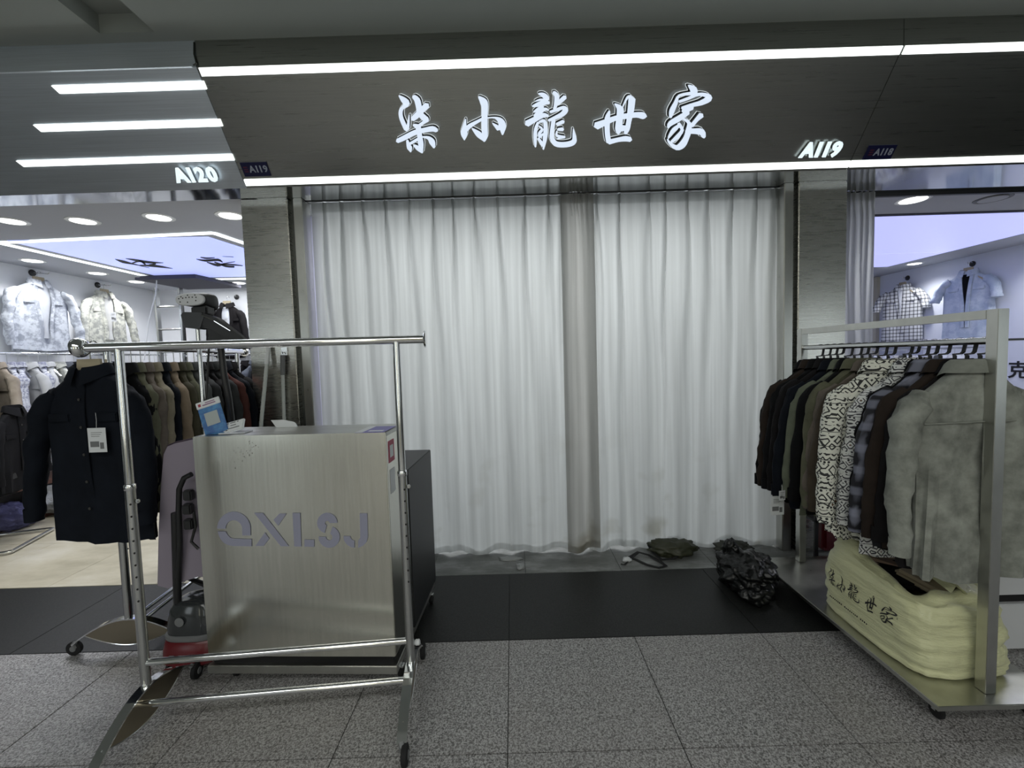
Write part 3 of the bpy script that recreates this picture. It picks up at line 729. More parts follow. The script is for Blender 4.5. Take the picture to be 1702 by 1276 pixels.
    fs = [(i * (nn + 1) + k, i * (nn + 1) + k + 1, (i + 1) * (nn + 1) + k + 1, (i + 1) * (nn + 1) + k) for i in range(len(rows) - 1) for k in range(nn)]
    mb.add(vs, fs); mb.add([(v[0] * .96, v[1] * .96, v[2] - .002) for v in vs[:nn + 1]] + list(vs[:nn + 1]), [(k, k + 1, nn + 2 + k, nn + 1 + k) for k in range(nn)])
    parts.append(('collar', mb.mesh('collar', trimm, True)))
    if back:
        pts = []
        for k in range(21):
            x = -.195 + .39 * k / 20; w_, d_ = hw(-.20); y = d_ * (max(0, 1 - abs(x / (w_ * spread)) ** (2 / .75))) ** .4
            pts.append((x, y + .004, -.20 - .008 * abs(x / .2) ** 2))
        parts.append(('yoke_seam', MB().sweep(pts, [(.0022, .002), (-.0022, .002), (-.0022, -.002), (.0022, -.002)], up=(0, 0, 1)).mesh('yoke_seam', trimm)))
        mb = MB()
        D_ = hw(-.3)[1]
        mb.add([(-.005, D_ + .006, -.205), (.005, D_ + .006, -.205), (.022, D_ + .016, -.33), (.001, D_ + .006, -.43), (-.020, D_ + .016, -.33), (0, D_ + .003, -.3)], [(0, 5, 4), (0, 1, 5), (1, 2, 5), (2, 3, 5), (3, 4, 5)])
        parts.append(('back_pleat', mb.mesh('back_pleat', trimm, True)))
    else:
        mb = MB(); rowsz = [-.05 - (L - .07) * k / 14 for k in range(15)]; vs = []
        for z in rowsz:
            w_, d_ = hw(z); y = -d_ - .006 + fold(-PI / 2, z) * -1.2
            vs += [(-.019, y + .003, z), (-.017, y, z), (.017, y, z), (.019, y + .003, z)]
        fs = [(i * 4 + k, i * 4 + k + 1, i * 4 + k + 5, i * 4 + k + 4) for i in range(14) for k in range(3)]
        if op:
            vs = []
            for j, z in enumerate(rowsz[:13]):
                w_, d_ = hw(z); y = -d_ - .008 + fold(-PI / 2, z) * -1.2; g = (.040 + .015 * math.sin(j * .5)) if op == 1 else max(.004, .040 - .005 * j)
                vs += [(-g, y + .006, z), (-g * .6, y - .002, z), (g * .6, y - .002, z), (g, y + .006, z)]
            fs = [(i * 4 + k, i * 4 + k + 1, i * 4 + k + 5, i * 4 + k + 4) for i in range(12) for k in range(3)]
            mb.add(vs, fs); parts.append(('undershirt', mb.mesh('undershirt', inner, True)))
            for s in (-1, 1):
                mb = MB(); vs2 = []
                for j in range(13):
                    x, y, z = vs[j * 4 + (0 if s < 0 else 3)]
                    vs2 += [(x, y - .012, z), (x + s * .03, y - .011, z), (x + s * .034, y, z)]
                mb.add(vs2, [(i * 3 + k, i * 3 + k + 1, i * 3 + k + 4, i * 3 + k + 3) for i in range(12) for k in range(2)])
                parts.append(('placket', mb.mesh('placket', trimm, True)))
        else:
            mb.add(vs, fs); parts.append(('placket', mb.mesh('placket', trimm, True)))
        for s in (-1, 1):
            w_, d_ = hw(-.2); mb = MB().bbox(s * .115 - .052, s * .115 + .052, -d_ - .007, -d_ + .012, -.238, -.20, .004)
            parts.append(('pocket_flap', mb.mesh('pocket_flap', trimm, True)))
        bt = MB()
        for k in range(5):
            z = -.14 - .12 * k; w_, d_ = hw(z); bt.lathe([(.006, -.012), (.006, -.015)], (0.0 if not op else -.05, -d_ + .001, z), 8, 'Y')
        if not op: parts.append(('buttons', bt.mesh('buttons', mat('button_shell', (.05, .048, .045), .3))))
    return parts
GC = {}
def garment(key, label, loc, rz, cat='shirt', name='shirt', group=None, tagm=None, **k):
    """key selects a cached set of meshes"""
    if key not in GC: GC[key] = garment_meshes(key, **k)
    t = thing(name, label, cat, loc, rz, group)
    for nm, me in GC[key]:
        o = bpy.data.objects.new(nm, me); COL.objects.link(o); o.parent = t
        if nm == 'buttons': o['kind'] = 'stuff'
    return t
def hanger_flat(loc, rz, label, group, ma=BLACKP, stepped=True, drop=.075, neck=False, thin=False, armz=0.):
    """origin at the neck of the garment; hook rises to the rail"""
    t = thing('coat_hanger', label, 'hanger', loc, rz, group)
    key = ('hg', stepped, drop, neck, thin, ma.name, armz)
    if key not in GC:
        L_ = []
        arm = MB().sweep([(-.16, 0, -.125), (-.11, 0, -.09), (-.05, 0, -.045), (0, 0, -.02), (.05, 0, -.045), (.11, 0, -.09), (.16, 0, -.125)],
                         [(.007, .006), (-.007, .006), (-.007, -.006), (.007, -.006)], up=(0, 0, 1))
        if neck: arm.prism([(-.058, -.012, -.04), (-.050, -.012, .035), (.050, -.012, .035), (.058, -.012, -.04)], (0, .012, 0))
        L_.append(('shoulder_bar', arm.mesh('shoulder_bar', WOOD if neck else ma)))
        top = drop
        if stepped:
            pts = [(0, .0, -.012), (0, .0, .028), (0, -.004, .034), (-.026, -.004, .036), (-.032, -.002, .042), (-.036, 0, top - .005)]
            pts += [(-.036 + .019 - .019 * math.cos(a), 0, top + .019 * math.sin(a)) for a in [PI * q / 8 for q in range(1, 8)]]
            hk = MB().sweep(pts, [(.0022, .0065), (-.0022, .0065), (-.0022, -.0065), (.0022, -.0065)], up=(0, 1, 0)) if False else \
                MB().sweep(pts, [(.006, .0026), (-.006, .0026), (-.006, -.0026), (.006, -.0026)], up=(0, 1, 0))
        else:
            pts = [(0, 0, -.012), (0, 0, top - .03)] + [(.0 + .017 - .017 * math.cos(a) - .0, 0, top + .017 * math.sin(a)) for a in [PI * q / 7 for q in range(0, 8)]]
            hk = MB().tube(pts, .0016 if thin else .0022, 6)
        L_.append(('hook', hk.mesh('hook', ma if stepped else (CHROME_W if ma is not BLACKP else GREYP), not stepped)))
        GC[key] = L_
    for nm, me in GC[key]:
        o = bpy.data.objects.new(nm, me); COL.objects.link(o); o.parent = t
    return t
def price_tag(loc, rz, label, w_=.055, h=.085, cord=.05, tilt=0):
    t = thing('price_tag', label, 'tag', loc, rz)
    MB().bbox(-w_ / 2, w_ / 2, -.001, .001, -h, 0, .0004).obj('card', CARD, t)
    pr = MB()
    for k in range(3): pr.box(-w_ * .3, w_ * .3 - k * .006, -.0018, -.0012, -h * .18 - k * .008, -h * .18 - k * .008 - .002)
    pr.box(-w_ * .38, w_ * .1, -.0018, -.0012, -h * .78, -h * .55); pr.box(w_ * .15, w_ * .36, -.0018, -.0012, -h * .86, -h * .6)
    p_ = pr.obj('printing', GREYP, t); p_['kind'] = 'stuff'
    if cord: MB().tube([(0, 0, -.004), (.002, .001, cord * .5), (0, .002, cord)], .0009, 5).obj('cord', CARD, t)
    return t

# materials of the clothes
NAVY = cloth('navy_drill', (.006, .008, .013)); BLK = cloth('black_cotton', (.006, .006, .007)); BLK2 = cloth('black_twill', (.011, .010, .011)); BRN = cloth('dark_brown_cotton', (.030, .022, .018))
OLV = cloth('olive_cotton', (.12, .12, .08)); OLG = cloth('grey_green_cotton', (.14, .155, .115)); KHK = cloth('khaki_cotton', (.25, .22, .16)); TAN = cloth('tan_cotton', (.27, .21, .15))
MAU = cloth('taupe_cotton', (.15, .125, .105)); DOL = cloth('dark_olive_cotton', (.06, .055, .035)); GRY = cloth('grey_marl', (.085, .09, .09)); DGR = cloth('dark_grey_marl', (.035, .037, .038)); RBR = cloth('red_brown_check', (.09, .035, .03))
SUE = cloth('grey_faux_suede', (.235, .245, .22), .95, .45, 12); SUE2 = cloth('grey_faux_suede_trim', (.22, .23, .205), .95, .2, 16)
WHT = cloth('white_cotton', (.62, .65, .70), .8, .08); WHT2 = cloth('off_white_cotton', (.55, .56, .56), .8, .1); BRWN = cloth('brown_leatherette', (.07, .055, .04), .6)
BEIGE = cloth('beige_cotton', (.36, .31, .25)); SLATE = cloth('slate_cotton', (.10, .11, .13))
WDEN = mottled('white_grey_tie_dye', (.66, .70, .76), (.36, .39, .45)); CDEN = mottled('cream_marbled_denim', (.60, .61, .55), (.33, .34, .32), 20)
WPAT = mottled('white_blue_print', (.62, .64, .68), (.26, .27, .36), 40)
ETH = ethnic('cream_tribal_print', (.74, .74, .66), (.03, .03, .03)); ETH2 = ethnic('white_tribal_print', (.72, .73, .72), (.04, .04, .05), 1.35)
PLD = plaid('black_white_check', (.012, .012, .018), (.22, .23, .30), .55, .8, True); PLW = plaid('white_black_check', (.62, .64, .66), (.05, .055, .065), 1.0, .8)
LDEN = mottled('pale_blue_denim', (.42, .50, .62), (.55, .62, .72), 8)

# ------------------------------------------------------------------ right steel rack with shirts
ordn = ['first', 'second', 'third', 'fourth', 'fifth', 'sixth', 'seventh', 'eighth', 'ninth', 'tenth', 'eleventh', 'twelfth', 'thirteenth', 'fourteenth', 'fifteenth', 'sixteenth', 'seventeenth', 'eighteenth', 'nineteenth', 'twentieth']
RZ = 1.355; RX = 1.662
rk = thing('steel_rack', 'brushed steel square-tube garment rack with a platform base full of shirts', 'rack', (RX, 1.98, 0))
def rel(mb, o): mb.v = [v - o.location for v in mb.v]; return mb
rel(MB().bbox(1.643, 1.681, 1.482, 1.520, .105, 1.462, .0015), rk).obj('post', STEEL_R, rk)
rel(MB().bbox(1.643, 1.681, 2.485, 2.523, .105, 1.462, .0015), rk).obj('post', STEEL_R, rk)
rel(MB().bbox(1.643, 1.681, 1.5205, 2.4845, 1.431, 1.4615, .0015), rk).obj('top_bar', STEEL_R, rk)
rel(MB().tube([(RX, 1.5205, RZ), (RX, 2.4845, RZ)], .0125, 16), rk).obj('hanging_rail', CHROME_W, rk, True)
rel(MB().bbox(1.43, 1.90, 1.435, 2.56, .085, .104, .002), rk).obj('platform', STEEL_R, rk)
for x, y in ((1.50, 1.51), (1.83, 1.51), (1.50, 2.48), (1.83, 2.48)):
    o = rel(MB().lathe([(.024, -.009), (.028, -.005), (.028, .005), (.024, .009)], (x, y, .028), 18, 'X'), rk).obj('caster', BLACKM, rk, True)
    rel(MB().bbox(x - .018, x + .018, y - .02, y + .014, .06, .086, .003).box(x - .014, x - .011, y - .008, y + .008, .03, .062).box(x + .011, x + .014, y - .008, y + .008, .03, .062), rk).obj('caster_fork', CHROME_W, o)
GZ = RZ - .080
R3 = [(1.567, 'grey', 'grey faux suede shirt seen from the back at the front of the steel rack', SUE, SUE2, True),
      (1.612, 'blk', 'plain black shirt right behind the grey shirt on the steel rack', BLK2, BLK, True),
      (1.657, 'brn', 'dark brown shirt third from the front of the steel rack', BRN, BRN, True),
      (1.712, 'pld', 'black shirt with blurred white check on the steel rack', PLD, PLD, True),
      (1.755, 'blkb', 'black shirt between the checked shirt and the white printed shirts on the steel rack', BLK, BLK, True),
      (1.797, 'eth2', 'white shirt with fine black tribal print on the steel rack', ETH2, ETH2, True),
      (1.842, 'eth3', 'white printed shirt squeezed between two other printed shirts on the steel rack', ETH2, ETH2, True),
      (1.868, 'eth', 'cream shirt with bold black tribal print on the steel rack', ETH, ETH, True),
      (1.950, 'bra', 'brown leather-look shirt behind the cream printed shirt', BRWN, BRWN, True),
      (2.000, 'mau', 'taupe shirt second behind the cream printed shirt', MAU, MAU, True),
      (2.048, 'olv', 'olive shirt with turned collar in the middle of the steel rack', OLV, OLV, True),
      (2.096, 'blkc', 'black shirt between the olive and the grey-green shirts on the steel rack', BLK, BLK, True),
      (2.143, 'olg', 'grey-green shirt with long sleeve near the back of the steel rack', OLG, OLG, True),
      (2.20, 'navy', 'near-black navy shirt with a white tag near the back of the steel rack', NAVY, NAVY, True),
      (2.252, 'blkd', 'black shirt fourth from the back of the steel rack', BLK2, BLK2, True),
      (2.302, 'blke', 'black shirt third from the back of the steel rack', BLK, BLK, True),
      (2.352, 'brnb', 'dark brown shirt second from the back of the steel rack', BRN, BRN, True),
      (2.402, 'blkf', 'black shirt last on the steel rack beside the white curtain', BLK, BLK, True)]
for i, (y, key, lab, ma, tr, bk) in enumerate(R3):
    dz = 0 if i < 4 else [0, -.01, .012, .006][i % 4]
    first = key == 'grey'
    # the shirts hang with their backs towards the corridor, so they are turned about
    far_ = i > 10
    th_ = {0: .8, 7: .62}.get(i, .40); sx_ = {7: -.055, 5: .012, 6: .025, 4: .03, 3: .0, 2: .02, 1: .02}.get(i, 0)
    garment('r3' + key, lab, (RX + sx_ - .014 + .006 * math.sin(i * 2.3), y, GZ + dz * .4), PI + (.02 if first else .03 * math.sin(i * 3.1)),
            mats=(ma, tr, WHT), wr=2.0 if first else 1.6, thick=th_, L=(.745 if first else .75 if i in (5, 7) else .72 if not far_ else .715) + .02 * math.sin(i * 1.7), back=first or i in (7, 10), seed=i + 1,
            sl=.60, spread=1.0 if first else (1.03 if far_ else .98) + .03 * math.sin(i), splay=1.05 if first else 1)
    hanger_flat((RX - .003 + .018, y, GZ + dz * .4), PI + .1 * math.sin(i * 1.9), 'black flat-hook hanger, %s from the front of the steel rack' % ordn[i], 'black hangers on the steel rack', drop=RZ - GZ - dz * .4 - .006)
price_tag(aty(1292, 824, 2.22), .1, 'white price tag hanging below the black sleeves on the steel rack', .075, .10, .03)
price_tag(aty(1300, 815, 2.16), .3, 'white paper tag behind the black sleeve by the curtain', .04, .05, .03)

# ------------------------------------------------------------------ yellow bag on the platform
def yellow_bag():
    t = thing('plastic_bag', 'big pale yellow plastic bag with black brush lettering on the rack platform', 'bag', (1.66, 1.82, .105))
    cx, cy = 0, 0; hx, hy = .185, .268
    prof = [(0.0, .96), (.012, 1.0), (.05, 1.02), (.09, 1.03), (.13, 1.035), (.17, 1.03), (.21, 1.01), (.25, .985), (.28, .955), (.305, .91), (.325, .85), (.34, .76), (.345, .66), (.335, .60), (.30, .56), (.24, .54)]
    n = 150; vs = []; fs = []
    for j, (z, s) in enumerate(prof):
        for k in range(n):
            a = 2 * PI * k / n; ca, sa = math.cos(a), math.sin(a)
            x = hx * s * math.copysign(abs(ca) ** .42, ca); y = hy * s * math.copysign(abs(sa) ** .42, sa)
            front = max(0, -sa); left = max(0, -ca)
            wr = noise.noise(Vector((a * 1.1 + z * 3, z * 34, 2.2))) * .011 * (.5 + .9 * front) + noise.noise(Vector((a * 3, z * 60 + a * 4, 5))) * .006 * (.4 + front)
            wr += .012 * noise.noise(Vector((x * 9, y * 9, z * 9))) * (1 - .5 * left)
            top_ = j / (len(prof) - 1)
            zz = z * (1.0 + .10 * (y / hy) * 1 - .04 * front) + (.02 * noise.noise(Vector((x * 12, y * 12, 8))) if j > 7 else 0)
            if 10 <= j: zz -= .05 * front + .03 * math.sin(a * 2 + 1)
            vs.append((x * (1 + wr * 4), y * (1 + wr * 4), max(zz, 0)))
    # sub-rings for detail
    def at(j, k): return j * n + k % n
    m_ = len(prof)
    for j in range(m_ - 1):
        for k in range(n): fs.append((at(j, k), at(j, k + 1), at(j + 1, k + 1), at(j + 1, k)))
    fs.append(tuple(range(n)))
    mb = MB().add(vs, fs)
    me = mb.mesh('bag_skin', None)
    bm = bmesh.new(); bm.from_mesh(me); bmesh.ops.subdivide_edges(bm, edges=[e for e in bm.edges if abs(e.verts[0].co.z - e.verts[1].co.z) > .012 and e.verts[0].co.z + e.verts[1].co.z > .02], cuts=2, use_grid_fill=True)
    for v in bm.verts:
        if v.co.z > .01:
            u = noise.noise(Vector((v.co.x * 7, v.co.y * 5, v.co.z * 48))) * .010 + noise.noise(Vector((v.co.x * 16, v.co.y * 16, v.co.z * 90))) * .005
            v.co.x += u * math.copysign(1, v.co.x) * (1 if abs(v.co.x) > .1 else .3); v.co.y += u * math.copysign(1, v.co.y)
    bmesh.ops.recalc_face_normals(bm, faces=bm.faces); bm.to_mesh(me)
    bvh = BVHTree.FromBMesh(bm); bm.free()
    YB = mat('pale_yellow_plastic', (.66, .66, .40), .38, sheen=.1); n_, l_, b_ = nodes(YB)
    b_.inputs['Coat Weight'].default_value = .15
    v_ = coords(YB, (1.5, 1, 7)); bump(YB, noise_tex(YB, v_, 9, 6, .65), .75, .012)
    me.materials.append(YB); me.polygons.foreach_set('use_smooth', [True] * len(me.polygons))
    o = bpy.data.objects.new('bag_skin', me); COL.objects.link(o); o.parent = t
    # flopped handle straps at the mouth
    YI = mat('bag_inner_beige', (.30, .25, .17), .6)
    h = MB(); h.prism([(-.02, -.21, .300), (.02, -.20, .34), (.035, -.05, .375), (.01, .06, .36), (-.02, -.02, .345)], (.006, 0, .004)); h.obj('handle', YB, t, True)
    h = MB(); h.prism([(.05, -.20, .285), (.15, -.15, .27), (.15, .10, .33), (.07, .12, .345), (.055, -.02, .335)], (.004, 0, .006)); h.obj('handle', YB, t, True)
    for k, (x, y, z, a) in enumerate(((.06, -.06, .270, .3), (-.05, .03, .262, -.5), (.02, .12, .275, .9))):
        MB().bbox(-.10, .10, -.09, .09, -.018, .018, .014, Matrix.Translation((x, y, z)) @ Matrix.Rotation(a, 4, 'Z') @ Matrix.Rotation(.15, 4, 'X')).obj('packed_garment', [YI, BLK, mat('bag_inner_pink', (.32, .22, .17), .7)][k], t, True)
    # lettering printed on the side that faces the corridor
    chars = [(1361, 965, 1383, 1002), (1380, 982, 1399, 1013), (1399, 996, 1421, 1036), (1421, 1018, 1447, 1046), (1448, 1031, 1476, 1062)]
    ks = (100, 100, 100, 100, 100)
    y_pos = [(.195, .150), (.130, .090), (.075, .010), (-.02, -.075), (-.095, -.165)]
    for (ox, oy, sc, sts), (ya, yb) in zip(GL, y_pos):
        mb = MB()
        xs = [p[0] for st in sts for p in st]; ys = [p[1] for st in sts for p in st]; x0, x1, y0, y1 = min(xs), max(xs), min(ys), max(ys)
        for st in sts:
            L, R, a_, e_ = outline([(x, y, w_ * .75) for x, y, w_ in st]); pts = [q for pr in zip(L, R) for q in pr]; P3 = []
            for (x, y) in pts:
                yy = ya + (yb - ya) * (x - x0) / (x1 - x0); zz = .205 - .075 * (y - y0) / (y1 - y0)
                hit = bvh.ray_cast(Vector((-.5, yy, zz)), Vector((1, 0, 0)))[0]
                P3.append((hit.x - .0022, yy, zz) if hit else (-.195, yy, zz))
            m2 = len(pts) // 2
            mb.add(P3, [(2 * i, 2 * i + 1, 2 * i + 3, 2 * i + 2) for i in range(m2 - 1)])
        mb.obj('printed_character', INKB, t)
    me2 = text_mesh('PINYIN'[:0] + 'R', .012, INKB, 0)
    ob = bpy.data.objects.new('registered_mark', me2); COL.objects.link(ob); ob.parent = t
    ob.matrix_local = frame((-.203, -.19, .19), (0, -1, 0), (0, 0, 1), (-1, 0, 0))
    sm = MB(); rn = random.Random(4)
    for k in range(22):
        y = .19 - k * .0105
        if k % 9 == 8: continue
        hit = bvh.ray_cast(Vector((-.5, y, .07)), Vector((1, 0, 0)))[0]
        if hit: sm.box(hit.x - .003, hit.x - .001, y - .0025, y + .0008, .068, .068 + rn.uniform(.004, .007))
    so = sm.obj('small_print', INKB, t); so['kind'] = 'stuff'
yellow_bag()

# ------------------------------------------------------------------ chrome racks
def chrome_rack(name, label, loc, rz, half, zbar, ext, cap, rails, pole_r=.0165, bar_y=0):
    t = thing(name, label, 'rack', loc, rz)
    MB().tube([(-half - ext[0], 0, zbar), (half + ext[1], 0, zbar)], .0155, 18).obj('hanging_bar', CHROME, t, True)
    for s, e in ((-1, ext[0]), (1, ext[1])):
        x = s * (half + e)
        if cap[0 if s < 0 else 1] == 'disc': MB().lathe([(.014, 0), (.030, s * .003), (.033, s * .006), (.030, s * .010), (.01, s * .012)], (x, 0, zbar), 22, 'X').obj('end_cap', CHROME, t, True)
        else: MB().lathe([(.016, -s * .02), (.026, -s * .015), (.033, -s * .004), (.034, s * .006), (.030, s * .016), (.012, s * .022)], (x, 0, zbar), 18, 'X').obj('end_cap', CHROME, t, True)
    for s in (-1, 1):
        x = s * half
        p = MB().tube([(x, 0, .165), (x, 0, .92)], pole_r, 18).obj('pole', CHROME_W, t, True)
        MB().tube([(x, 0, .92), (x, 0, zbar)], pole_r * .84, 18).obj('upper_tube', CHROME, p, True)
        MB().lathe([(pole_r * .9, -.012), (pole_r * 1.12, -.008), (pole_r * 1.12, .008), (pole_r * .9, .012)], (x, 0, .92), 18).obj('collar_ring', CHROME, p, True)
        hb = MB()
        for k in range(9): hb.lathe([(.0035, 0), (.0035, -.002)], (x + pole_r * .5, -pole_r * .87, .50 + k * .045), 8, 'Y')
        h_ = hb.obj('adjusting_holes', BLACKM, p); h_['kind'] = 'stuff'
        MB().bbox(x + pole_r, x + pole_r + .012, -.006, .006, .86, .874, .003).obj('clip', CHROME_W, p)
        # foot: eye-shaped plate between an arched flat bar and a lower rod, on casters
        up = [(x, -.25 + .50 * k / 20, .062 + .108 * math.sin(PI * k / 20) ** .9) for k in range(21)]
        f = MB().sweep(up, [(.003, .017), (-.003, .017), (-.003, -.017), (.003, -.017)], up=(0, 0, 1)).obj('foot_arch', CHROME, t)
        lo = [(x, -.205 + .41 * k / 16, .098 - .060 * math.sin(PI * k / 16)) for k in range(17)]
        MB().tube(lo, .004, 8).obj('lower_rod', CHROME, f, True)
        pl_ = [(x - .002, y, z - .004) for _, y, z in up[2:-2]] + [(x - .002, y, z) for _, y, z in lo[1:-1]][::-1]
        MB().prism(pl_, (.004, 0, 0)).obj('side_plate', mat('worn_steel_plate', (.33, .29, .22), .3, 1), f)
        for q in (-1, 1):
            c = MB().tube([(x, q * .247, .066), (x + .002, q * .256, .06), (x + .003, q * .252, .038)], .010, 8).obj('caster_stem', GREYP, t, True)
            MB().lathe([(.026, -.011), (.033, -.008), (.034, 0), (.033, .008), (.026, .011)], (x + .012, q * .262, .034), 20, 'X').obj('wheel', BLACKM, c, True)
            MB().lathe([(.012, -.013), (.014, -.011), (.014, .011), (.012, .013)], (x + .012, q * .262, .034), 14, 'X').obj('hub', GREYP, c, True)
    for y, z, r in rails:
        MB().tube([(-half, y, z), (half, y, z)], r, 14).obj('lower_rail', CHROME, t, True)
    for s in (1,):
        MB().lathe([(.008, 0), (.012, .006), (.012, .018), (.006, .022)], (s * half + .015, .02, .235), 10, 'X').obj('knob', WHITEP, t, True)
    return t
# empty rack in front
chrome_rack('chrome_garment_rack', 'empty chrome garment rack standing in front of the steel counter', (-.915, 1.60, 0), math.radians(5), .485, 1.426, (.125, .10), ('knob', 'disc'),
            [(0, .258, .0125), (-.035, .125, .0125)])
# rack with the navy jacket, running into the left shop
r2 = chrome_rack('chrome_garment_rack', 'chrome garment rack full of jackets that runs into the left shop', (-1.90, 2.55, 0), PI / 2 + math.radians(4.5), .545, 1.452, (.14, .10), ('knob', 'knob'),
                 [(.03, .13, .010), (-.03, .13, .010)])

# jackets on that rack
R2 = [(1.935, -6, NAVY, 'navy button jacket with a price tag at the front end of the chrome rack', 0),
      (2.085, -20, BLK, 'black jacket directly behind the navy jacket on the chrome rack', 0),
      (2.145, -30, OLV, 'olive green jacket third on the chrome rack', 1),
      (2.205, -33, MAU, 'taupe jacket between the olive and khaki jackets', 1),
      (2.265, -34, KHK, 'khaki jacket with shoulder seam near the lilac board', 1),
      (2.325, -34, NAVY, 'dark navy jacket between the khaki and tan jackets', 1),
      (2.385, -33, TAN, 'tan jacket with turned-down collar in the middle of the chrome rack', 1),
      (2.445, -32, DOL, 'dark olive jacket behind the tan jacket', 1),
      (2.50, -31, OLV, 'mid olive jacket behind the chrome steamer pole', 1),
      (2.56, -30, GRY, 'grey marl jacket next to the steamer hose', 1),
      (2.62, -26, DGR, 'charcoal jacket hanging behind the steamer hose', 1),
      (2.68, -22, BLK2, 'black jacket behind the blue payment card', 1),
      (2.74, -16, DGR, 'dark grey jacket above the blue payment card', 1),
      (2.80, -12, RBR, 'red-brown checked jacket near the left steel pillar', 1),
      (2.86, -8, NAVY, 'very dark navy jacket against the left steel pillar', 1),
      (2.93, -6, BLK, 'black jacket at the far end of the chrome rack', 1)]
def r2x(y): return -1.90 - math.tan(math.radians(4.5)) * (y - 2.55)
for i, (y, ang, ma, lab, w_) in enumerate(R2):
    x = r2x(y)
    if i == 0: x = -1.865
    garment('r2%d' % i, lab, (x, y, 1.362), math.radians(ang), cat='jacket', name='jacket', mats=(ma, ma, WHT), thick=(.85 if i == 0 else .42), L=(.765 if i == 0 else .78 if i < 2 else .70) + .02 * math.sin(i * 1.9), seed=30 + i,
            sl=.60 if i < 3 else .56, spread=1.12 if i == 0 else .80 if i == 1 else .95, splay=.93 if i == 0 else 1)
    if i == 0: hanger_flat((x, y, 1.362), 0, 'pale wooden hanger with a broad neck inside the navy jacket', 'hangers on the jacket rack', ma=CHROME, stepped=False, drop=.098, neck=True)
    else: hanger_flat((x, y, 1.362), math.radians(ang), 'thin chrome-hook hanger, %s from the front of the jacket rack' % ordn[i], 'thin hangers on the jacket rack', ma=CHROME, stepped=False, drop=.090)
price_tag(aty(160, 711, 1.850), 0, 'white hang tag with a picture on the navy jacket', .078, .105, .065)

# ------------------------------------------------------------------ left shop clothes
def rail(name, label, a, b, r=.012, brackets=0, axis=None, group='chrome wall rails'):
    t = thing(name, label, 'rail', a, 0)
    d = Vector(b) - Vector(a)
    MB().tube([(0, 0, 0), d], r, 12).obj('rail_tube', CHROME, t, True)
    for k in range(brackets):
        p_ = d * ((k + .5) / brackets); e = Vector(axis)
        MB().tube([p_, p_ + e], r * .7, 8).obj('bracket', CHROME, t, True)
    return t
rail('clothes_rail', 'chrome wall rail holding the row of shirts on the left wall', (-4.5, 3.05, 1.525), (-4.5, 5.7, 1.525), brackets=3, axis=(-.36, 0, 0))
LW = [(BLK2, 'black'), (BRN, 'dark brown'), (WHT, 'white'), (OLV, 'olive'), (WHT, 'white'), (NAVY, 'navy'), (BEIGE, 'beige'), (WPAT, 'pale blue printed'), (WPAT, 'pale blue printed'), (WHT2, 'off-white'),
      (WPAT, 'pale blue printed'), (WHT2, 'off-white'), (CDEN, 'cream marbled'), (SLATE, 'slate'), (BLK, 'black'), (MAU, 'taupe'), (DGR, 'charcoal'), (WHT2, 'off-white'), (SLATE, 'slate'), (BLK, 'black')]
for i, (ma, nm) in enumerate(LW):
    y = 3.30 + i * .085
    garment('lw' + ma.name, '%s shirt, %s from the front on the left wall rail' % (nm, ordn[i]), (-4.5, y, 1.43), math.radians(-12 - 10 * (i % 3)), mats=(ma, ma, WHT), L=.72, seed=60 + i, spread=.95)
    hanger_flat((-4.5, y, 1.43), math.radians(-14), 'thin wire-hook hanger, %s from the front of the left wall rail' % ordn[i], 'hangers on the left wall rail', ma=CHROME, stepped=False, drop=.088, thin=True)
for i in range(6):
    hanger_flat((-4.5, 5.05 + i * .09, 1.43), math.radians(-14), 'empty wire-hook hanger, %s past the last shirt on the left wall rail' % ordn[i], 'empty hangers on the left wall rail', ma=CHROME, stepped=False, drop=.088, thin=True)
# back wall rail
rail('clothes_rail', 'chrome rail with dark clothes on the back wall beside the steel pillar', (-4.05, 5.62, 1.50), (-2.0, 5.62, 1.50), brackets=2, axis=(0, .38, 0))
BW = [(BLK, 'black'), (DGR, 'charcoal'), (NAVY, 'navy'), (WHT2, 'off-white'), (BLK2, 'black twill'), (SLATE, 'slate'), (BLK, 'black'), (BRN, 'dark brown')]
for i, (ma, nm) in enumerate(BW):
    x = -3.85 + i * .11
    garment('lw' + ma.name, '%s shirt, %s from the left on the back wall rail' % (nm, ordn[i]), (x, 5.62, 1.405), PI / 2 - .2, mats=(ma, ma, WHT), L=.72, seed=90 + i, spread=.95)
    hanger_flat((x, 5.62, 1.405), PI / 2 - .2, 'wire-hook hanger, %s from the left on the back wall rail' % ordn[i], 'hangers on the back wall rail', ma=CHROME, stepped=False, drop=.088, thin=True)
# wall jackets
def wall_hook(loc, rz, label):
    t = thing('wall_hook', label, 'hook', loc, rz)
    MB().lathe([(.032, 0), (.034, -.006), (.03, -.014), (.012, -.018)], (0, 0, 0), 18, 'Y').obj('round_plate', BLACKP, t, True)
    MB().tube([(0, -.014, 0), (.03, -.07, .0), (.05, -.11, -.005), (.055, -.12, .012)], .005, 8).obj('arm', CHROME, t, True)
    return t
garment('wj1', 'white and grey tie-dyed denim jacket hung open on the left wall', (-4.74, 4.44, 2.27), PI / 2 - .12, cat='jacket', name='denim_jacket', mats=(WDEN, WDEN, WHT), L=.69, op=True, seed=5, spread=1.16, splay=1.0, thick=.8)
garment('wj2', 'cream marbled denim jacket hung open on the left wall', (-4.74, 5.15, 2.26), PI / 2 - .15, cat='jacket', name='denim_jacket', mats=(CDEN, CDEN, WHT2), L=.66, op=True, seed=6, spread=1.06, thick=.8)
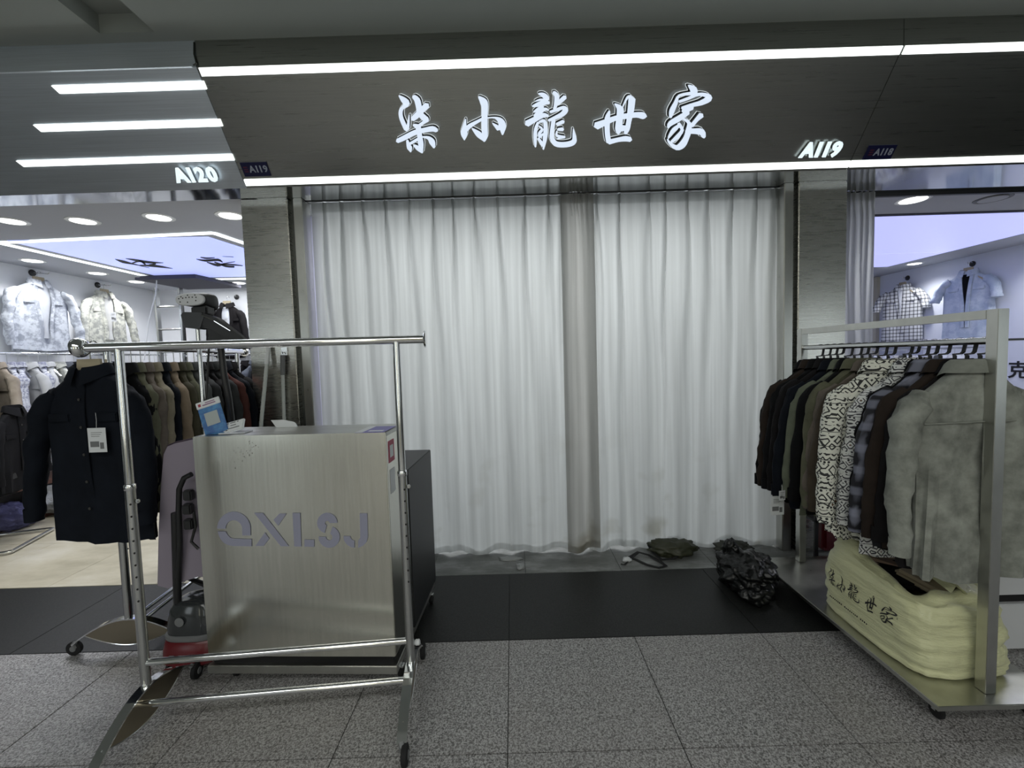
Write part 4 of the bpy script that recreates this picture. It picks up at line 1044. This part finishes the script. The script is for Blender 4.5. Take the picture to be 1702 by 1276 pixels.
garment('wj3', 'black jacket over a white shirt hung on the back wall', (-3.78, 5.88, 2.19), .05, cat='jacket', name='jacket', mats=(BLK2, BLK2, WHT), L=.70, op=True, seed=8, spread=.92, thick=.8)
for loc, rz, lab, hl in (((-4.86, 4.50, 2.36), PI / 2, 'round black wall hook above the tie-dyed jacket', (-4.74, 4.44, 2.27)), ((-4.86, 5.20, 2.355), PI / 2, 'round black wall hook above the cream marbled jacket', (-4.74, 5.15, 2.26)),
                     ((-3.72, 6.0, 2.29), 0, 'round black wall hook above the black back-wall jacket', (-3.78, 5.88, 2.19))):
    wall_hook(loc, rz, lab)
    hanger_flat(hl, rz, lab.replace('round black wall hook above', 'pale wooden hanger in'), 'wooden hangers on wall hooks', ma=CHROME, stepped=False, drop=.075, neck=True)
price_tag((-3.76, 5.785, 1.99), 0, 'white price tag on the black back-wall jacket', .07, .10, .04)
price_tag((-4.60, 5.09, 2.02), PI / 2, 'white price tag on the cream marbled jacket', .07, .11, .05)
# ladder under the hatch
ld = thing('ladder', 'aluminium loft ladder standing under the dark hatch in the left shop', 'ladder', (-4.26, 5.5, 0))
for s in (-1, 1): MB().bbox(s * .15 - .014, s * .15 + .014, -.03, .03, 0, 2.352, .004).obj('side_rail', CHROME_W, ld)
for k in range(8):
    z = .14 + k * .283; MB().tube([(-.14, 0, z), (.14, 0, z)], .013, 10).obj('rung', CHROME_W, ld, True)
tag(MB().tube([(-3.98, 4.98, 2.344), (-4.0, 4.98, 2.2), (-4.10, 4.98, 1.9), (-4.16, 4.98, 1.6), (-4.19, 4.98, 1.45)], .006, 6).obj('hanging_string', WHITEP, None, True), 'white cord hanging slanting from the loft hatch', 'string')

# low dark shelf and parcels by the left wall
sh = thing('low_shelf', 'low dark brown shelf under the shirts on the left wall', 'shelf', (-4.6, 4.3, 0))
MB().bbox(-.24, .22, -.9, 1.1, .30, .34, .004).obj('shelf_board', BROWNW, sh); MB().bbox(-.24, .22, -.9, 1.1, .0, .05, .004).obj('base_board', BROWNW, sh)
for y in (-.88, .1, 1.08): MB().box(-.24, .22, y - .015, y + .015, .05, .30).obj('upright', BROWNW, sh)
def blob(name, ma, c, r, seed, amp=.22, fr=3., sub=4, flat=.25, parent=None, extra=None):
    bm = bmesh.new(); bmesh.ops.create_icosphere(bm, subdivisions=sub, radius=1)
    for v in bm.verts:
        d = v.co.normalized(); k = 1 + amp * noise.noise(d * fr + Vector((seed, 0, 0))) + amp * .45 * noise.noise(d * fr * 2.7 + Vector((0, seed, 0))) + amp * .12 * abs(noise.noise(d * fr * 6 + Vector((0, 0, seed))))
        q = Vector((d.x * r[0] * k, d.y * r[1] * k, d.z * r[2] * k))
        if extra: q = extra(q, d)
        q.z = max(q.z, -r[2] * (1 - flat)); v.co = q + Vector(c)
    me = bpy.data.meshes.new(name); bm.to_mesh(me); bm.free(); me.materials.append(ma); me.polygons.foreach_set('use_smooth', [True] * len(me.polygons))
    o = bpy.data.objects.new(name, me); COL.objects.link(o)
    if parent: o.parent = parent
    return o
CRK = mat('clear_crinkled_film', (.55, .57, .60), .25); bump(CRK, noise_tex(CRK, coords(CRK), 16, 6, .8), 1, .05)
PUR = mat('purple_fluffy_film', (.17, .17, .36), .7); bump(PUR, noise_tex(PUR, coords(PUR), 38, 6, .8), 1, .05)
tag(blob('plastic_parcel', CRK, (-4.30, 4.25, .14), (.30, .32, .17), 3, .3, 4), 'clear plastic wrapped parcels piled under the left wall shirts', 'parcel')
tag(blob('fluffy_bundle', PUR, (-4.44, 3.70, .10), (.22, .18, .12), 9, .3, 6), 'purple fluffy bundle on the floor beside the black chair', 'bundle')
# chair with coat
ch = thing('office_chair', 'black cantilever chair with chrome frame at the left edge of the photo', 'chair', (-4.15, 3.30, 0), math.radians(110))
MB().bbox(-.24, .24, -.24, .24, .44, .50, .02).obj('seat', BLACKP, ch, True)
MB().bbox(-.23, .23, -.27, -.235, .52, 1.0, .012).obj('backrest', BLACKP, ch, True)
for s in (-1, 1):
    MB().tube([(s * .25, .22, .45), (s * .25, .27, .40), (s * .25, .28, .08), (s * .25, .24, .02), (s * .25, -.28, .02), (s * .24, -.31, .02)], .012, 10).obj('leg', CHROME, ch, True)
    MB().tube([(s * .25, -.25, .95), (s * .25, -.26, .5), (s * .25, -.2, .45), (s * .25, .22, .45)], .012, 10).obj('side_tube', CHROME, ch, True)
    MB().tube([(s * .26, -.25, .66), (s * .28, .0, .67), (s * .27, .2, .64), (s * .26, .22, .45)], .012, 10).obj('armrest', CHROME, ch, True)
MB().tube([(-.24, -.31, .02), (.24, -.31, .02)], .012, 10).obj('cross_tube', CHROME, ch, True)
garment('coat', 'black coat draped over the back of the black chair', (-3.905, 3.39, 1.08), math.radians(110), cat='coat', name='coat', mats=(BLK, BLK, BLK), L=.52, sl=.5, seed=77, spread=1.0)

# ------------------------------------------------------------------ right shop clothes
garment('ws1', 'white and black checked short-sleeved shirt on the right shop wall', (5.44, 6.11, 2.20), -PI / 2 + .3, mats=(PLW, PLW, WHT), L=.78, short=True, seed=11, spread=1.15, op=2, thick=.8)
garment('ws2', 'pale blue denim short-sleeved shirt on the right shop wall', (5.42, 5.22, 2.22), -PI / 2 + .3, mats=(LDEN, LDEN, BLK), L=.79, short=True, seed=12, spread=1.10, op=2, thick=.8)
for loc, hl, lab in (((5.55, 6.16, 2.30), (5.44, 6.11, 2.20), 'wall hook above the checked shirt'), ((5.55, 5.30, 2.31), (5.42, 5.22, 2.22), 'wall hook above the pale denim shirt')):
    wall_hook(loc, -PI / 2, 'chrome and black ' + lab); hanger_flat(hl, -PI / 2, lab.replace('wall hook above', 'pale wooden hanger in'), 'wooden hangers on wall hooks', ma=CHROME, stepped=False, drop=.08, neck=True)
rail('clothes_rail', 'chrome wall rail with white shirts in the right shop', (5.12, 4.85, 1.31), (5.12, 6.6, 1.31), brackets=3, axis=(.42, 0, 0))
for i in range(20):
    y = 4.98 + i * .08; ma = [WHT, WHT2, WHT, GRY, WHT2, WPAT][i % 6]
    garment('rw' + ma.name, '%s shirt, %s from the front on the right shop wall rail' % (['white', 'off-white', 'white', 'grey marl', 'off-white', 'pale blue printed'][i % 6], ordn[i]), (5.12, y, 1.215), math.radians(14), mats=(ma, ma, WHT), L=.70, seed=120 + i, spread=.9)
    hanger_flat((5.12, y, 1.215), .2, 'wire-hook hanger, %s from the front of the right shop wall rail' % ordn[i], 'hangers on the right shop wall rail', ma=CHROME, stepped=False, drop=.088, thin=True)
rail('clothes_rail', 'upper chrome rail in the right shop seen right of the steel rack post', (3.2, 3.5, 1.375), (5.4, 3.5, 1.375), brackets=0)
t = tag(text('wall_character', '克', .20, INKB, frame((5.545, 4.79, 1.04), (0, -1, 0), (0, 0, 1), (-1, 0, 0)), None, depth=.002, bold=.003), 'black printed character on the white wall of the right shop', 'sign')
sbox('trim_19', 5.50, 5.549, 6.62, 6.68, 0, 2.40, mat('cream_strip', (.6, .57, .45), .5))

# white cabinet in the corridor behind the steel rack
cb = thing('low_cabinet', 'low white cabinet with a brown top and two drawers behind the steel rack', 'cabinet', (2.5, 2.1, 0))
MB().bbox(-.55, .9, -.24, .3, .0, .435, .003).obj('carcass', WHITEP, cb)
MB().bbox(-.56, .9, -.25, .3, .436, .475, .003).obj('cabinet_top', BROWNW, cb)
MB().box(-.50, .9, -.2445, -.2405, .215, .252).obj('recess_grip', BLACKM, cb)
MB().bbox(-.545, .89, -.262, -.2405, .010, .213, .003).obj('drawer', mat('white_laminate', (.62, .63, .66), .4), cb)
MB().bbox(-.545, .89, -.262, -.2405, .254, .43, .003).obj('drawer', MATS['white_laminate'], cb)
tag(MB().bbox(2.05, 2.30, 2.0, 2.2, .4755, .52, .004).obj('brown_box', BROWNW), 'flat brown box on the white cabinet', 'box')
# red bag and dark stand behind the clothes
rd = thing('red_bag', 'dark red bag hanging behind the printed shirts at the pillar', 'bag', aty(1378, 888, 2.68))
MB().bbox(-.07, .09, -.05, .05, -.09, .13, .02).obj('bag_body', mat('dark_red_leather', (.10, .004, .008), .35), rd, True)
MB().tube([(-.04, 0, .12), (-.03, 0, .22), (.03, 0, .24), (.06, 0, .12)], .005, 8).obj('bag_handle', BLACKP, rd, True)
st = thing('side_table', 'small dark two-tier stand in the shadow beside the right pillar', 'stand', (2.02, 2.74, 0))
for x in (-.16, .16):
    for y in (-.08, .08): MB().bbox(x - .01, x + .01, y - .01, y + .01, 0, .50, .002).obj('leg', BLACKP, st)
for z in (.27, .50): MB().bbox(-.17, .17, -.09, .09, z, z + .015, .002).obj('shelf_board', BLACKP, st)

# ------------------------------------------------------------------ steel counter
ct = thing('reception_counter', 'brushed steel reception counter with lilac stencil letters on a wheeled base', 'counter', (-.92, 1.756, 0), math.radians(-2.6))
W2 = .402
MB().bbox(-W2, W2, 0, .012, .125, 1.062, .003).obj('front_panel', STEEL_C, ct)
MB().bbox(-W2, W2, .0125, .25, 1.046, 1.0615, .002).obj('counter_top', STEEL_H, ct)
MB().bbox(-W2, -W2 + .012, .0125, .25, .125, 1.0455, .001).obj('side_panel', STEEL_C, ct)
MB().bbox(W2 - .012, W2, .0125, .25, .125, 1.0455, .001).obj('side_panel', STEEL_C, ct)
BLC = mat('charcoal_laminate', (.014, .015, .017), .45)
MB().bbox(-W2 + .03, W2 + .012, .2505, .70, .09, .845, .003).obj('back_cabinet', BLC, ct)
MB().box(-W2 + .015, W2 - .015, .013, .25, .088, .3).obj('dark_kick', BLACKM, ct)
MB().bbox(-W2 - .005, W2 + .005, -.004, .70, .052, .088, .003).obj('base_platform', STEEL_R, ct)
for x in (-W2 + .06, W2 - .02):
    for y in (.06, .62):
        c = MB().lathe([(.017, -.010), (.022, -.007), (.022, .007), (.017, .010)], (x + .02, y, .0225), 16, 'X').obj('caster', BLACKM, ct, True)
        MB().bbox(x + .005, x + .035, y - .015, y + .012, .044, .0515, .001).obj('caster_plate', CHROME_W, c)
# stencil letters
LIL = mat('lilac_acrylic', (.27, .275, .36), .35)
kq = 5.673
def lp(x, y):                                # crop pixel -> local point on the panel
    q = aty(340 + x / kq, 830 + y / kq, 1.755); return Vector(((q.x + .92) / math.cos(.0454), -.0015, q.z))
def letter(polys):
    mb = MB()
    for p_ in polys: mb.prism([lp(*q) for q in p_], (0, -.0016, 0))
    return mb
def arc(cx, cy, r1, r0, a0, a1, n=14, ky=1.):
    A = [math.radians(a0 + (a1 - a0) * k / n) for k in range(n + 1)]
    return [(cx + r1 * math.cos(a), cy - r1 * ky * math.sin(a)) for a in A] + [(cx + r0 * math.cos(a), cy - r0 * ky * math.sin(a)) for a in A[::-1]]
letter([arc(262, 285, 163, 82, 180, 8) [:15] + [(425, 345), (345, 345)] + arc(262, 285, 163, 82, 180, 8)[15:],
        [(105, 312), (112, 340), (130, 380), (160, 415), (200, 437), (245, 447), (435, 447), (435, 380), (255, 378), (225, 368), (200, 345), (180, 312)]]).obj('letter_q', LIL, ct)
letter([[(460, 130), (545, 130), (795, 440), (718, 440)], [(705, 133), (772, 133), (692, 248), (648, 192)], [(563, 315), (605, 372), (552, 442), (472, 442)]]).obj('letter_x', LIL, ct)
letter([[(832, 125), (905, 125), (916, 440), (848, 440)], [(946, 375), (1040, 375), (1040, 440), (946, 440)]]).obj('letter_l', LIL, ct)
letter([arc(1165, 215, 97, 22, 2, 255), arc(1183, 345, 102, 32, 72, -180)]).obj('letter_s', LIL, ct)
letter([[(1475, 118), (1546, 118), (1552, 335), (1540, 385), (1505, 422), (1460, 442), (1460, 375), (1480, 345)], arc(1425, 335, 105, 40, 180, 270)]).obj('letter_j', LIL, ct)
# rust spots and stickers
sp_ = MB(); rn = random.Random(3)
for k in range(40):
    a = rn.random(); x = -.29 + .1 * a + rn.gauss(0, .014) + .05; z = .935 + .1 * a + rn.gauss(0, .016)
    sp_.lathe([(rn.uniform(.0006, .0018), -.0004), (.0005, -.0008)], (x, 0, min(z, 1.05)), 6, 'Y')
o = sp_.obj('rust_spots', mat('rust', (.05, .04, .025), .8), ct); o['kind'] = 'stuff'
MB().box(W2 + .0005, W2 + .0015, .03, .10, .93, 1.02).obj('sticker', mat('red_sticker', (.38, .04, .09), .5), ct)
MB().box(W2 + .0005, W2 + .0015, .035, .095, .80, .90).obj('sticker', CARD, ct)
MB().box(W2 + .0015, W2 + .002, .045, .085, .95, 1.0).obj('sticker_print', CARD, ct)
# things on the counter
TZ = 1.062
fl = thing('leaflet', 'purple and white leaflet taped on the right corner of the steel counter', 'leaflet', (-.575, 1.80, TZ + .0012), -.05)
MB().box(-.065, .055, -.06, .10, 0, .001).obj('sheet', mat('violet_print', (.12, .10, .38), .4), fl)
MB().box(-.065, -.035, -.06, .10, .001, .0015).obj('white_margin', CARD, fl); MB().box(-.02, .04, -.035, -.01, .001, .0015).obj('white_line', CARD, fl)
BLU = mat('blue_card_print', (.03, .14, .36), .45); nn_, ll_, bb_ = nodes(BLU)
ll_.new(ramp(BLU, noise_tex(BLU, coords(BLU), 30, 4), [(.4, (.02, .10, .30)), (.65, (.06, .24, .48))]), bb_.inputs['Base Color'])
pc = thing('payment_card_stand', 'tilted blue payment card with a white header on the steel counter', 'card stand', (-1.258, 1.835, TZ + .001), math.radians(14))
TL = Matrix.Rotation(math.radians(-18), 4, 'Y') @ Matrix.Rotation(math.radians(-16), 4, 'X')
def tl(mb): mb.v = [TL @ v for v in mb.v]; return mb
tl(MB().bbox(-.045, .045, -.003, .003, .0, .125, .002)).obj('card_body', BLU, pc)
tl(MB().bbox(-.047, .047, -.0035, .0035, .1255, .155, .002)).obj('card_header', CARD, pc)
tl(MB().box(-.026, .026, -.0042, -.0032, .042, .100)).obj('blank_square', mat('pale_grey_square', (.36, .40, .40), .6), pc)
tl(MB().box(-.022, .030, -.0046, -.0036, .134, .139).box(-.010, .028, -.0046, -.0036, .143, .147)).obj('header_print', mat('mauve_ink', (.28, .16, .26), .6), pc)['kind'] = 'stuff'
tl(MB().box(-.038, -.028, -.0046, -.0036, .134, .146)).obj('header_mark', REDINK, pc)
MB().bbox(-.04, .03, -.01, .05, 0, .006, .002).obj('foot', BLU, pc)
wc = thing('card_block', 'small white printed card block in front of the blue payment card', 'card', (-1.192, 1.835, TZ + .001), .05)
TL = Matrix.Rotation(math.radians(-14), 4, 'Y') @ Matrix.Rotation(math.radians(-40), 4, 'X')
tl(MB().bbox(-.045, .045, -.006, .006, .006, .062, .004)).obj('card_face', CARD, wc, True)
pr = MB()
for z_, a_, b_ in ((.05, -.03, -.022), (.05, -.015, .008), (.05, .014, .022), (.036, -.012, .012), (.022, -.02, .028), (.016, -.03, -.022)): pr.box(a_, b_, -.0072, -.0062, z_, z_ + .004)
tl(pr).obj('card_print', GREYP, wc)['kind'] = 'stuff'
MB().bbox(-.05, .06, -.02, .045, 0, .004, .0015).obj('clear_base', mat('clear_acrylic', (.7, .72, .78), .15), wc)
tag(MB().prism([aty(450, 698, 1.98), aty(462, 714, 1.98), aty(497, 714, 1.98), aty(489, 701, 1.98), aty(472, 697.5, 1.98)], (0, .012, -.006)).obj('paper_sheet', CARD), 'white curved paper lying at the back edge of the steel counter', 'paper')

# ------------------------------------------------------------------ broom handles at the left pillar
b1 = thing('broom', 'white broom stick leaning against the left steel pillar', 'broom', (0, 0, 0))
p0, p1 = aty(447, 570, 2.83), aty(433, 715, 2.72); d_ = (p1 - p0); 
MB().tube([p0, p0 + d_ * .25], .014, 12).obj('grip', WHITEP, b1, True); MB().tube([p0 + d_ * .25, p0 + d_ * 2.4], .0115, 12).obj('stick', mat('white_tube', (.55, .58, .56), .4), b1, True)
e_ = p0 + d_ * 2.4; MB().bbox(e_.x - .13, e_.x + .13, e_.y - .03, e_.y + .03, max(.0, e_.z - .16), e_.z, .01).obj('bristles', GREYP, b1)
b2 = thing('dustpan', 'long-handled dustpan hanging from a hook on the left steel pillar', 'dustpan', (0, 0, 0))
q0, q1 = aty(470, 590, 2.82), aty(470, 623, 2.82)
MB().tube([q0, q1], .015, 12).obj('grey_grip', GREYP, b2, True); MB().tube([q1, q1 + Vector((-.03, 0, -1.0))], .0115, 12).obj('stick', MATS['white_tube'], b2, True)
z_ = (q1 + Vector((-.03, 0, -1.0))); MB().bbox(z_.x - .12, z_.x + .12, 2.70, 2.83, z_.z - .13, z_.z, .01).obj('pan', GREYP, b2)
hk = thing('pillar_hook', 'small hook on the left steel pillar holding the dustpan', 'hook', (q0.x, 2.845, q0.z))
MB().bbox(-.02, .02, -.006, .004, .0, .05, .002).obj('hook_plate', CHROME_W, hk); MB().tube([(0, -.006, .02), (0, -.025, .01), (0, -.03, .022)], .003, 8).obj('hook_wire', CHROME, hk, True)

# ------------------------------------------------------------------ garment steamer
YS = 1.96
sm_ = thing('garment_steamer', 'garment steamer with red base, dark water tank and chrome pole beside the counter', 'steamer', (-1.47, 1.94, 0))
def srel(mb): mb.v = [v - sm_.location for v in mb.v]; return mb
def rr_ring(mb, zs, n=28, ex=.6):
    vs = []
    for z, a, b_ in zs:
        for k in range(n):
            t = 2 * PI * k / n; c, s = math.cos(t), math.sin(t); vs.append((a * math.copysign(abs(c) ** ex, c), b_ * math.copysign(abs(s) ** ex, s), z))
    m_ = len(zs); fs = [(i * n + k, i * n + (k + 1) % n, (i + 1) * n + (k + 1) % n, (i + 1) * n + k) for i in range(m_ - 1) for k in range(n)]
    return mb.add(vs, fs + [tuple(range(n))[::-1], tuple(range((m_ - 1) * n, m_ * n))])
RED = mat('dark_red_plastic', (.11, .006, .010), .3)
rr_ring(MB(), [(.035, .118, .10), (.05, .13, .115), (.10, .128, .112), (.135, .122, .102), (.142, .118, .096)]).obj('base', RED, sm_, True)
rr_ring(MB(), [(.1425, .118, .094), (.15, .122, .098), (.165, .122, .098), (.168, .118, .094)]).obj('grey_collar', GREYP, sm_, True)
rr_ring(MB(), [(.1685, .112, .09), (.20, .114, .091), (.27, .10, .082), (.295, .085, .07), (.30, .07, .055)]).obj('water_tank', mat('smoky_tank', (.05, .055, .058), .12, trans=.35), sm_, True)
MB().lathe([(.020, 0), (.020, -.002), (.017, -.0025)], (-.02, -.094, .235), 18, 'Y').obj('round_mark', GREYP, sm_, True)
for k in range(3): MB().bbox(-.06 + k * .04, -.035 + k * .04, -.119, -.108, .085, .10, .002).obj('foot_pedal', CHROME, sm_)
for x in (-.1, .1):
    for y in (-.07, .07):
        MB().lathe([(.012, -.008), (.016, -.005), (.016, .005), (.012, .008)], (x, y, .0165), 14, 'X').obj('wheel', BLACKM, sm_, True)
pt = aty(335, 578, YS); pb = aty(337, 715, YS)
px_ = (pt.x + pb.x) / 2 + 1.47
MB().tube([(px_, .02, .14), (px_, .02, 1.02)], .0125, 14).obj('pole', CHROME, sm_, True)
MB().tube([(px_, .02, 1.02), (px_, .02, 1.60)], .0095, 14).obj('upper_pole', CHROME, sm_, True)
MB().lathe([(.013, -.028), (.017, -.022), (.017, .005), (.014, .012), (.016, .02), (.012, .026)], (px_, .02, 1.10), 16).obj('pole_clamp', CHROME_W, sm_, True)
# steam head resting on its bracket
SH = thing('steam_head', 'black steam iron head with a perforated plate resting above the chrome rack', 'steamer head', aty(328, 510, YS - .02))
org = SH.location
def pz(x, y, Y=YS - .02): return aty(x, y, Y) - org
c = pz(323, 499)
sole = []; R1, R2_ = .062, .026
def oval(cx, cz, a, b_, y, n=28): return [(cx + a * math.copysign(abs(math.cos(2 * PI * k / n)) ** .75, math.cos(2 * PI * k / n)), y, cz + b_ * math.copysign(abs(math.sin(2 * PI * k / n)) ** .8, math.sin(2 * PI * k / n)) + .06 * a * 0) for k in range(n)]
def loft(rings):
    n = len(rings[0]); mb = MB(); vs = [v for r in rings for v in r]
    return mb.add(vs, [(i * n + k, i * n + (k + 1) % n, (i + 1) * n + (k + 1) % n, (i + 1) * n + k) for i in range(len(rings) - 1) for k in range(n)] + [tuple(range(n)), tuple(range((len(rings) - 1) * n, len(rings) * n))])
loft([oval(c.x, c.z, .060, .024, -.03), oval(c.x, c.z, .063, .027, -.026), oval(c.x, c.z, .062, .026, -.018)]).obj('sole_plate', mat('pale_sole', (.55, .56, .58), .3), SH, True)
loft([oval(c.x + .004, c.z, .062, .027, -.0175), oval(c.x + .012, c.z + .002, .064, .032, .01), oval(c.x + .02, c.z, .058, .034, .04), oval(c.x + .03, c.z - .01, .03, .03, .07)]).obj('head_shell', BLACKP, SH, True)
hb = MB()
for x, z in ((-.045, .004), (-.035, .012), (-.04, -.010), (-.028, .006), (-.014, .008), (0, .009), (.014, .009), (.03, .008), (-.006, .018), (.026, .018), (.028, -.006), (-.008, -.012)):
    hb.lathe([(.0028, 0), (.0028, -.001)], (c.x + x, -.0302, c.z + z), 8, 'Y')
hb.obj('steam_holes', BLACKM, SH)['kind'] = 'stuff'
MB().bbox(pz(318, 508).x, pz(346, 508).x, -.01, .045, pz(330, 524).z, pz(330, 508).z, .008).obj('neck', BLACKP, SH, True)
a0 = [pz(*q) for q in ((306, 524), (311, 519), (340, 520), (344, 528), (338, 545), (331, 547), (313, 545), (309, 535))]
MB().prism([Vector((q.x, -.02, q.z)) for q in a0], (0, .06, 0)).obj('water_cup', mat('dark_cup', (.035, .037, .04), .35), SH, True)
# handle arm going down to the right
MB().sweep([pz(338, 530), pz(360, 540), pz(380, 553), pz(398, 564), pz(412, 574)], [(.026, .016), (-.02, .016), (-.02, -.016), (.026, -.016)], up=(0, 0, 1), rad=[1.1, 1.2, 1.0, .8, .6]).obj('handle', BLACKP, SH, True)
MB().sweep([pz(340, 524) + Vector((0, -.018, 0)), pz(362, 534) + Vector((0, -.022, 0)), pz(388, 550) + Vector((0, -.02, 0))], [(.0015, .003), (-.0015, .003), (-.0015, -.003), (.0015, -.003)], up=(0, 0, 1)).obj('trim_line', CHROME, SH)
MB().prism([Vector((q.x, -.005, q.z)) for q in [pz(*w2) for w2 in ((345, 545), (392, 560), (412, 578), (400, 580), (352, 578))]], (0, .04, 0)).obj('trigger_grip', BLACKP, SH)
hs = thing('steamer_hose', 'black ribbed steamer hose hanging down behind the counter to the red base', 'hose', (0, 0, 0))
YH = YS + .0
MB().tube([aty(365, 570, YH), aty(368, 585, YH), aty(372, 620, YH), aty(380, 660, YH), aty(385, 700, YH + .02), aty(378, 800, 2.03), aty(345, 900, 2.05), aty(312, 960, 2.06), (-1.50, 2.04, .30)], .014, 12).obj('hose', BLACKP, hs, True)
MB().tube([aty(348, 560, YS - .01), aty(346, 600, YS), aty(344, 650, YS), aty(340, 690, YS)], .0045, 8).obj('thin_cable', BLACKP, hs, True)
MB().tube([aty(318, 788, 1.86), aty(306, 794, 1.86), aty(298, 812, 1.86), aty(297, 850, 1.865), aty(299, 900, 1.875), aty(297, 950, 1.885), aty(296, 985, 1.90)], .011, 12).obj('hose_loop', BLACKP, hs, True)
for k, (x, y) in enumerate(((312, 822), (311, 845), (313, 870))): MB().bbox(aty(x, y, 1.865).x - .018, aty(x, y, 1.865).x + .02, 1.855, 1.885, aty(x, y, 1.865).z - .025, aty(x, y, 1.865).z + .02, .005).obj('hose_clip', BLACKP, hs)
MB().tube([aty(322, 850, 1.87), aty(325, 875, 1.87), aty(318, 900, 1.87), aty(330, 912, 1.87)], .006, 8).obj('thin_cable', BLACKP, hs, True)
# ironing board
bd = thing('ironing_board', 'lilac grey ironing board hanging upright beside the steel counter', 'board', (0, 1.905, 0))
pts = [(262, 973), (264, 880), (268, 800), (272, 755), (278, 742), (290, 737), (330, 728), (352, 728), (352, 960), (330, 958), (300, 968), (280, 978)]
P3 = [aty(x, y, 1.905) - Vector((0, 1.905, 0)) for x, y in pts]
MB().prism(P3, (0, .012, 0)).obj('cover', mat('lilac_board_cloth', (.24, .21, .26), .8), bd)
MB().tube([q + Vector((-.003, .014, 0)) for q in P3[:7]], .007, 8).obj('edge_binding', mat('dark_purple_edge', (.03, .015, .03), .6), bd, True)
MB().tube([(aty(297, 870, 1.9).x, -.02, aty(297, 850, 1.9).z), (aty(294, 985, 1.9).x, -.005, aty(296, 1000, 1.9).z)], .016, 10).obj('support_pole', BLACKP, bd, True)

# ------------------------------------------------------------------ things on the floor
GB = mat('glossy_black_bag', (.004, .0045, .0045), .3, spec=.4); bump(GB, noise_tex(GB, coords(GB, (1, 1, 2)), 7, 3, .5), .7, .05)
bb = thing('bin_bag', 'crumpled glossy black bag on the black granite strip by the curtain', 'bag', (1.29, 2.42, 0))
def pinch(q, d):
    q.z *= 1 + .25 * max(0, d.z) ** 2; return q
blob('bag_body', GB, (0, 0, .085), (.135, .19, .115), 5, .28, 2.2, 5, .26, bb)
blob('bag_neck', GB, (-.045, .07, .19), (.04, .045, .065), 8, .3, 2, 4, .0, bb)
blob('bag_fold', GB, (.08, .05, .11), (.11, .09, .06), 2, .3, 2.2, 4, .2, bb)
blob('bag_fold', GB, (-.02, -.15, .045), (.08, .07, .05), 12, .3, 2.2, 4, .1, bb)
sb = thing('shoulder_bag', 'dark olive bag with black straps lying under the curtain hem', 'bag', (1.02, 2.84, 0))
blob('bag_body', mat('olive_nylon', (.035, .038, .02), .5), (.02, .03, .04), (.16, .09, .055), 4, .3, 3, 4, .25, sb)
def strap(pts, w_=.010): return MB().sweep(pts, [(.0015, w_), (-.0015, w_), (-.0015, -w_), (.0015, -w_)], up=(0, 0, 1))
g_ = lambda x, y, z=.006: atz(x, y, z) - sb.location
strap([g_(1046, 926), g_(1060, 917, .02), g_(1078, 922, .015), g_(1098, 933, .012), g_(1107, 940), g_(1095, 943), g_(1075, 938), g_(1058, 930), g_(1046, 926)]).obj('strap', BLACKM, sb)
strap([g_(1032, 937), g_(1038, 938), g_(1050, 927), g_(1062, 918, .02)], .005).obj('strap', BLACKM, sb)
strap([g_(1078, 905, .05), g_(1085, 918, .03), g_(1100, 930, .012), g_(1120, 928, .02), g_(1135, 918, .03)]).obj('strap', BLACKM, sb)
tag(blob('grey_cloth', mat('grey_rag', (.06, .065, .055), .8), (1.44, 2.86, .03), (.11, .07, .05), 6, .4, 3), 'grey green cloth lying behind the black bag at the curtain', 'cloth')
tag(blob('crumpled_tissue', CARD, tuple(atz(1042, 930, .012)), (.028, .018, .016), 15, .5, 4, 3), 'crumpled white tissue beside the black straps', 'tissue')
tag(blob('paper_scrap', mat('dusty_paper', (.33, .34, .34), .8), tuple(atz(848, 928, .004)), (.07, .035, .006), 17, .6, 4, 3), 'grey paper scrap on the floor left of the curtain overlap', 'paper')
tag(blob('paper_scrap', MATS['dusty_paper'], tuple(atz(865, 940, .004)), (.025, .05, .005), 19, .6, 4, 3), 'narrow paper scrap nearest the black granite strip', 'paper')
tag(MB().bbox(-.022, .022, -.016, .016, 0, .034, .006, Matrix.Translation(atz(795, 918, .001)) @ Matrix.Rotation(.2, 4, 'Z')).obj('white_stopper', CARD, None, True), 'small white plastic stopper under the curtain hem', 'stopper')
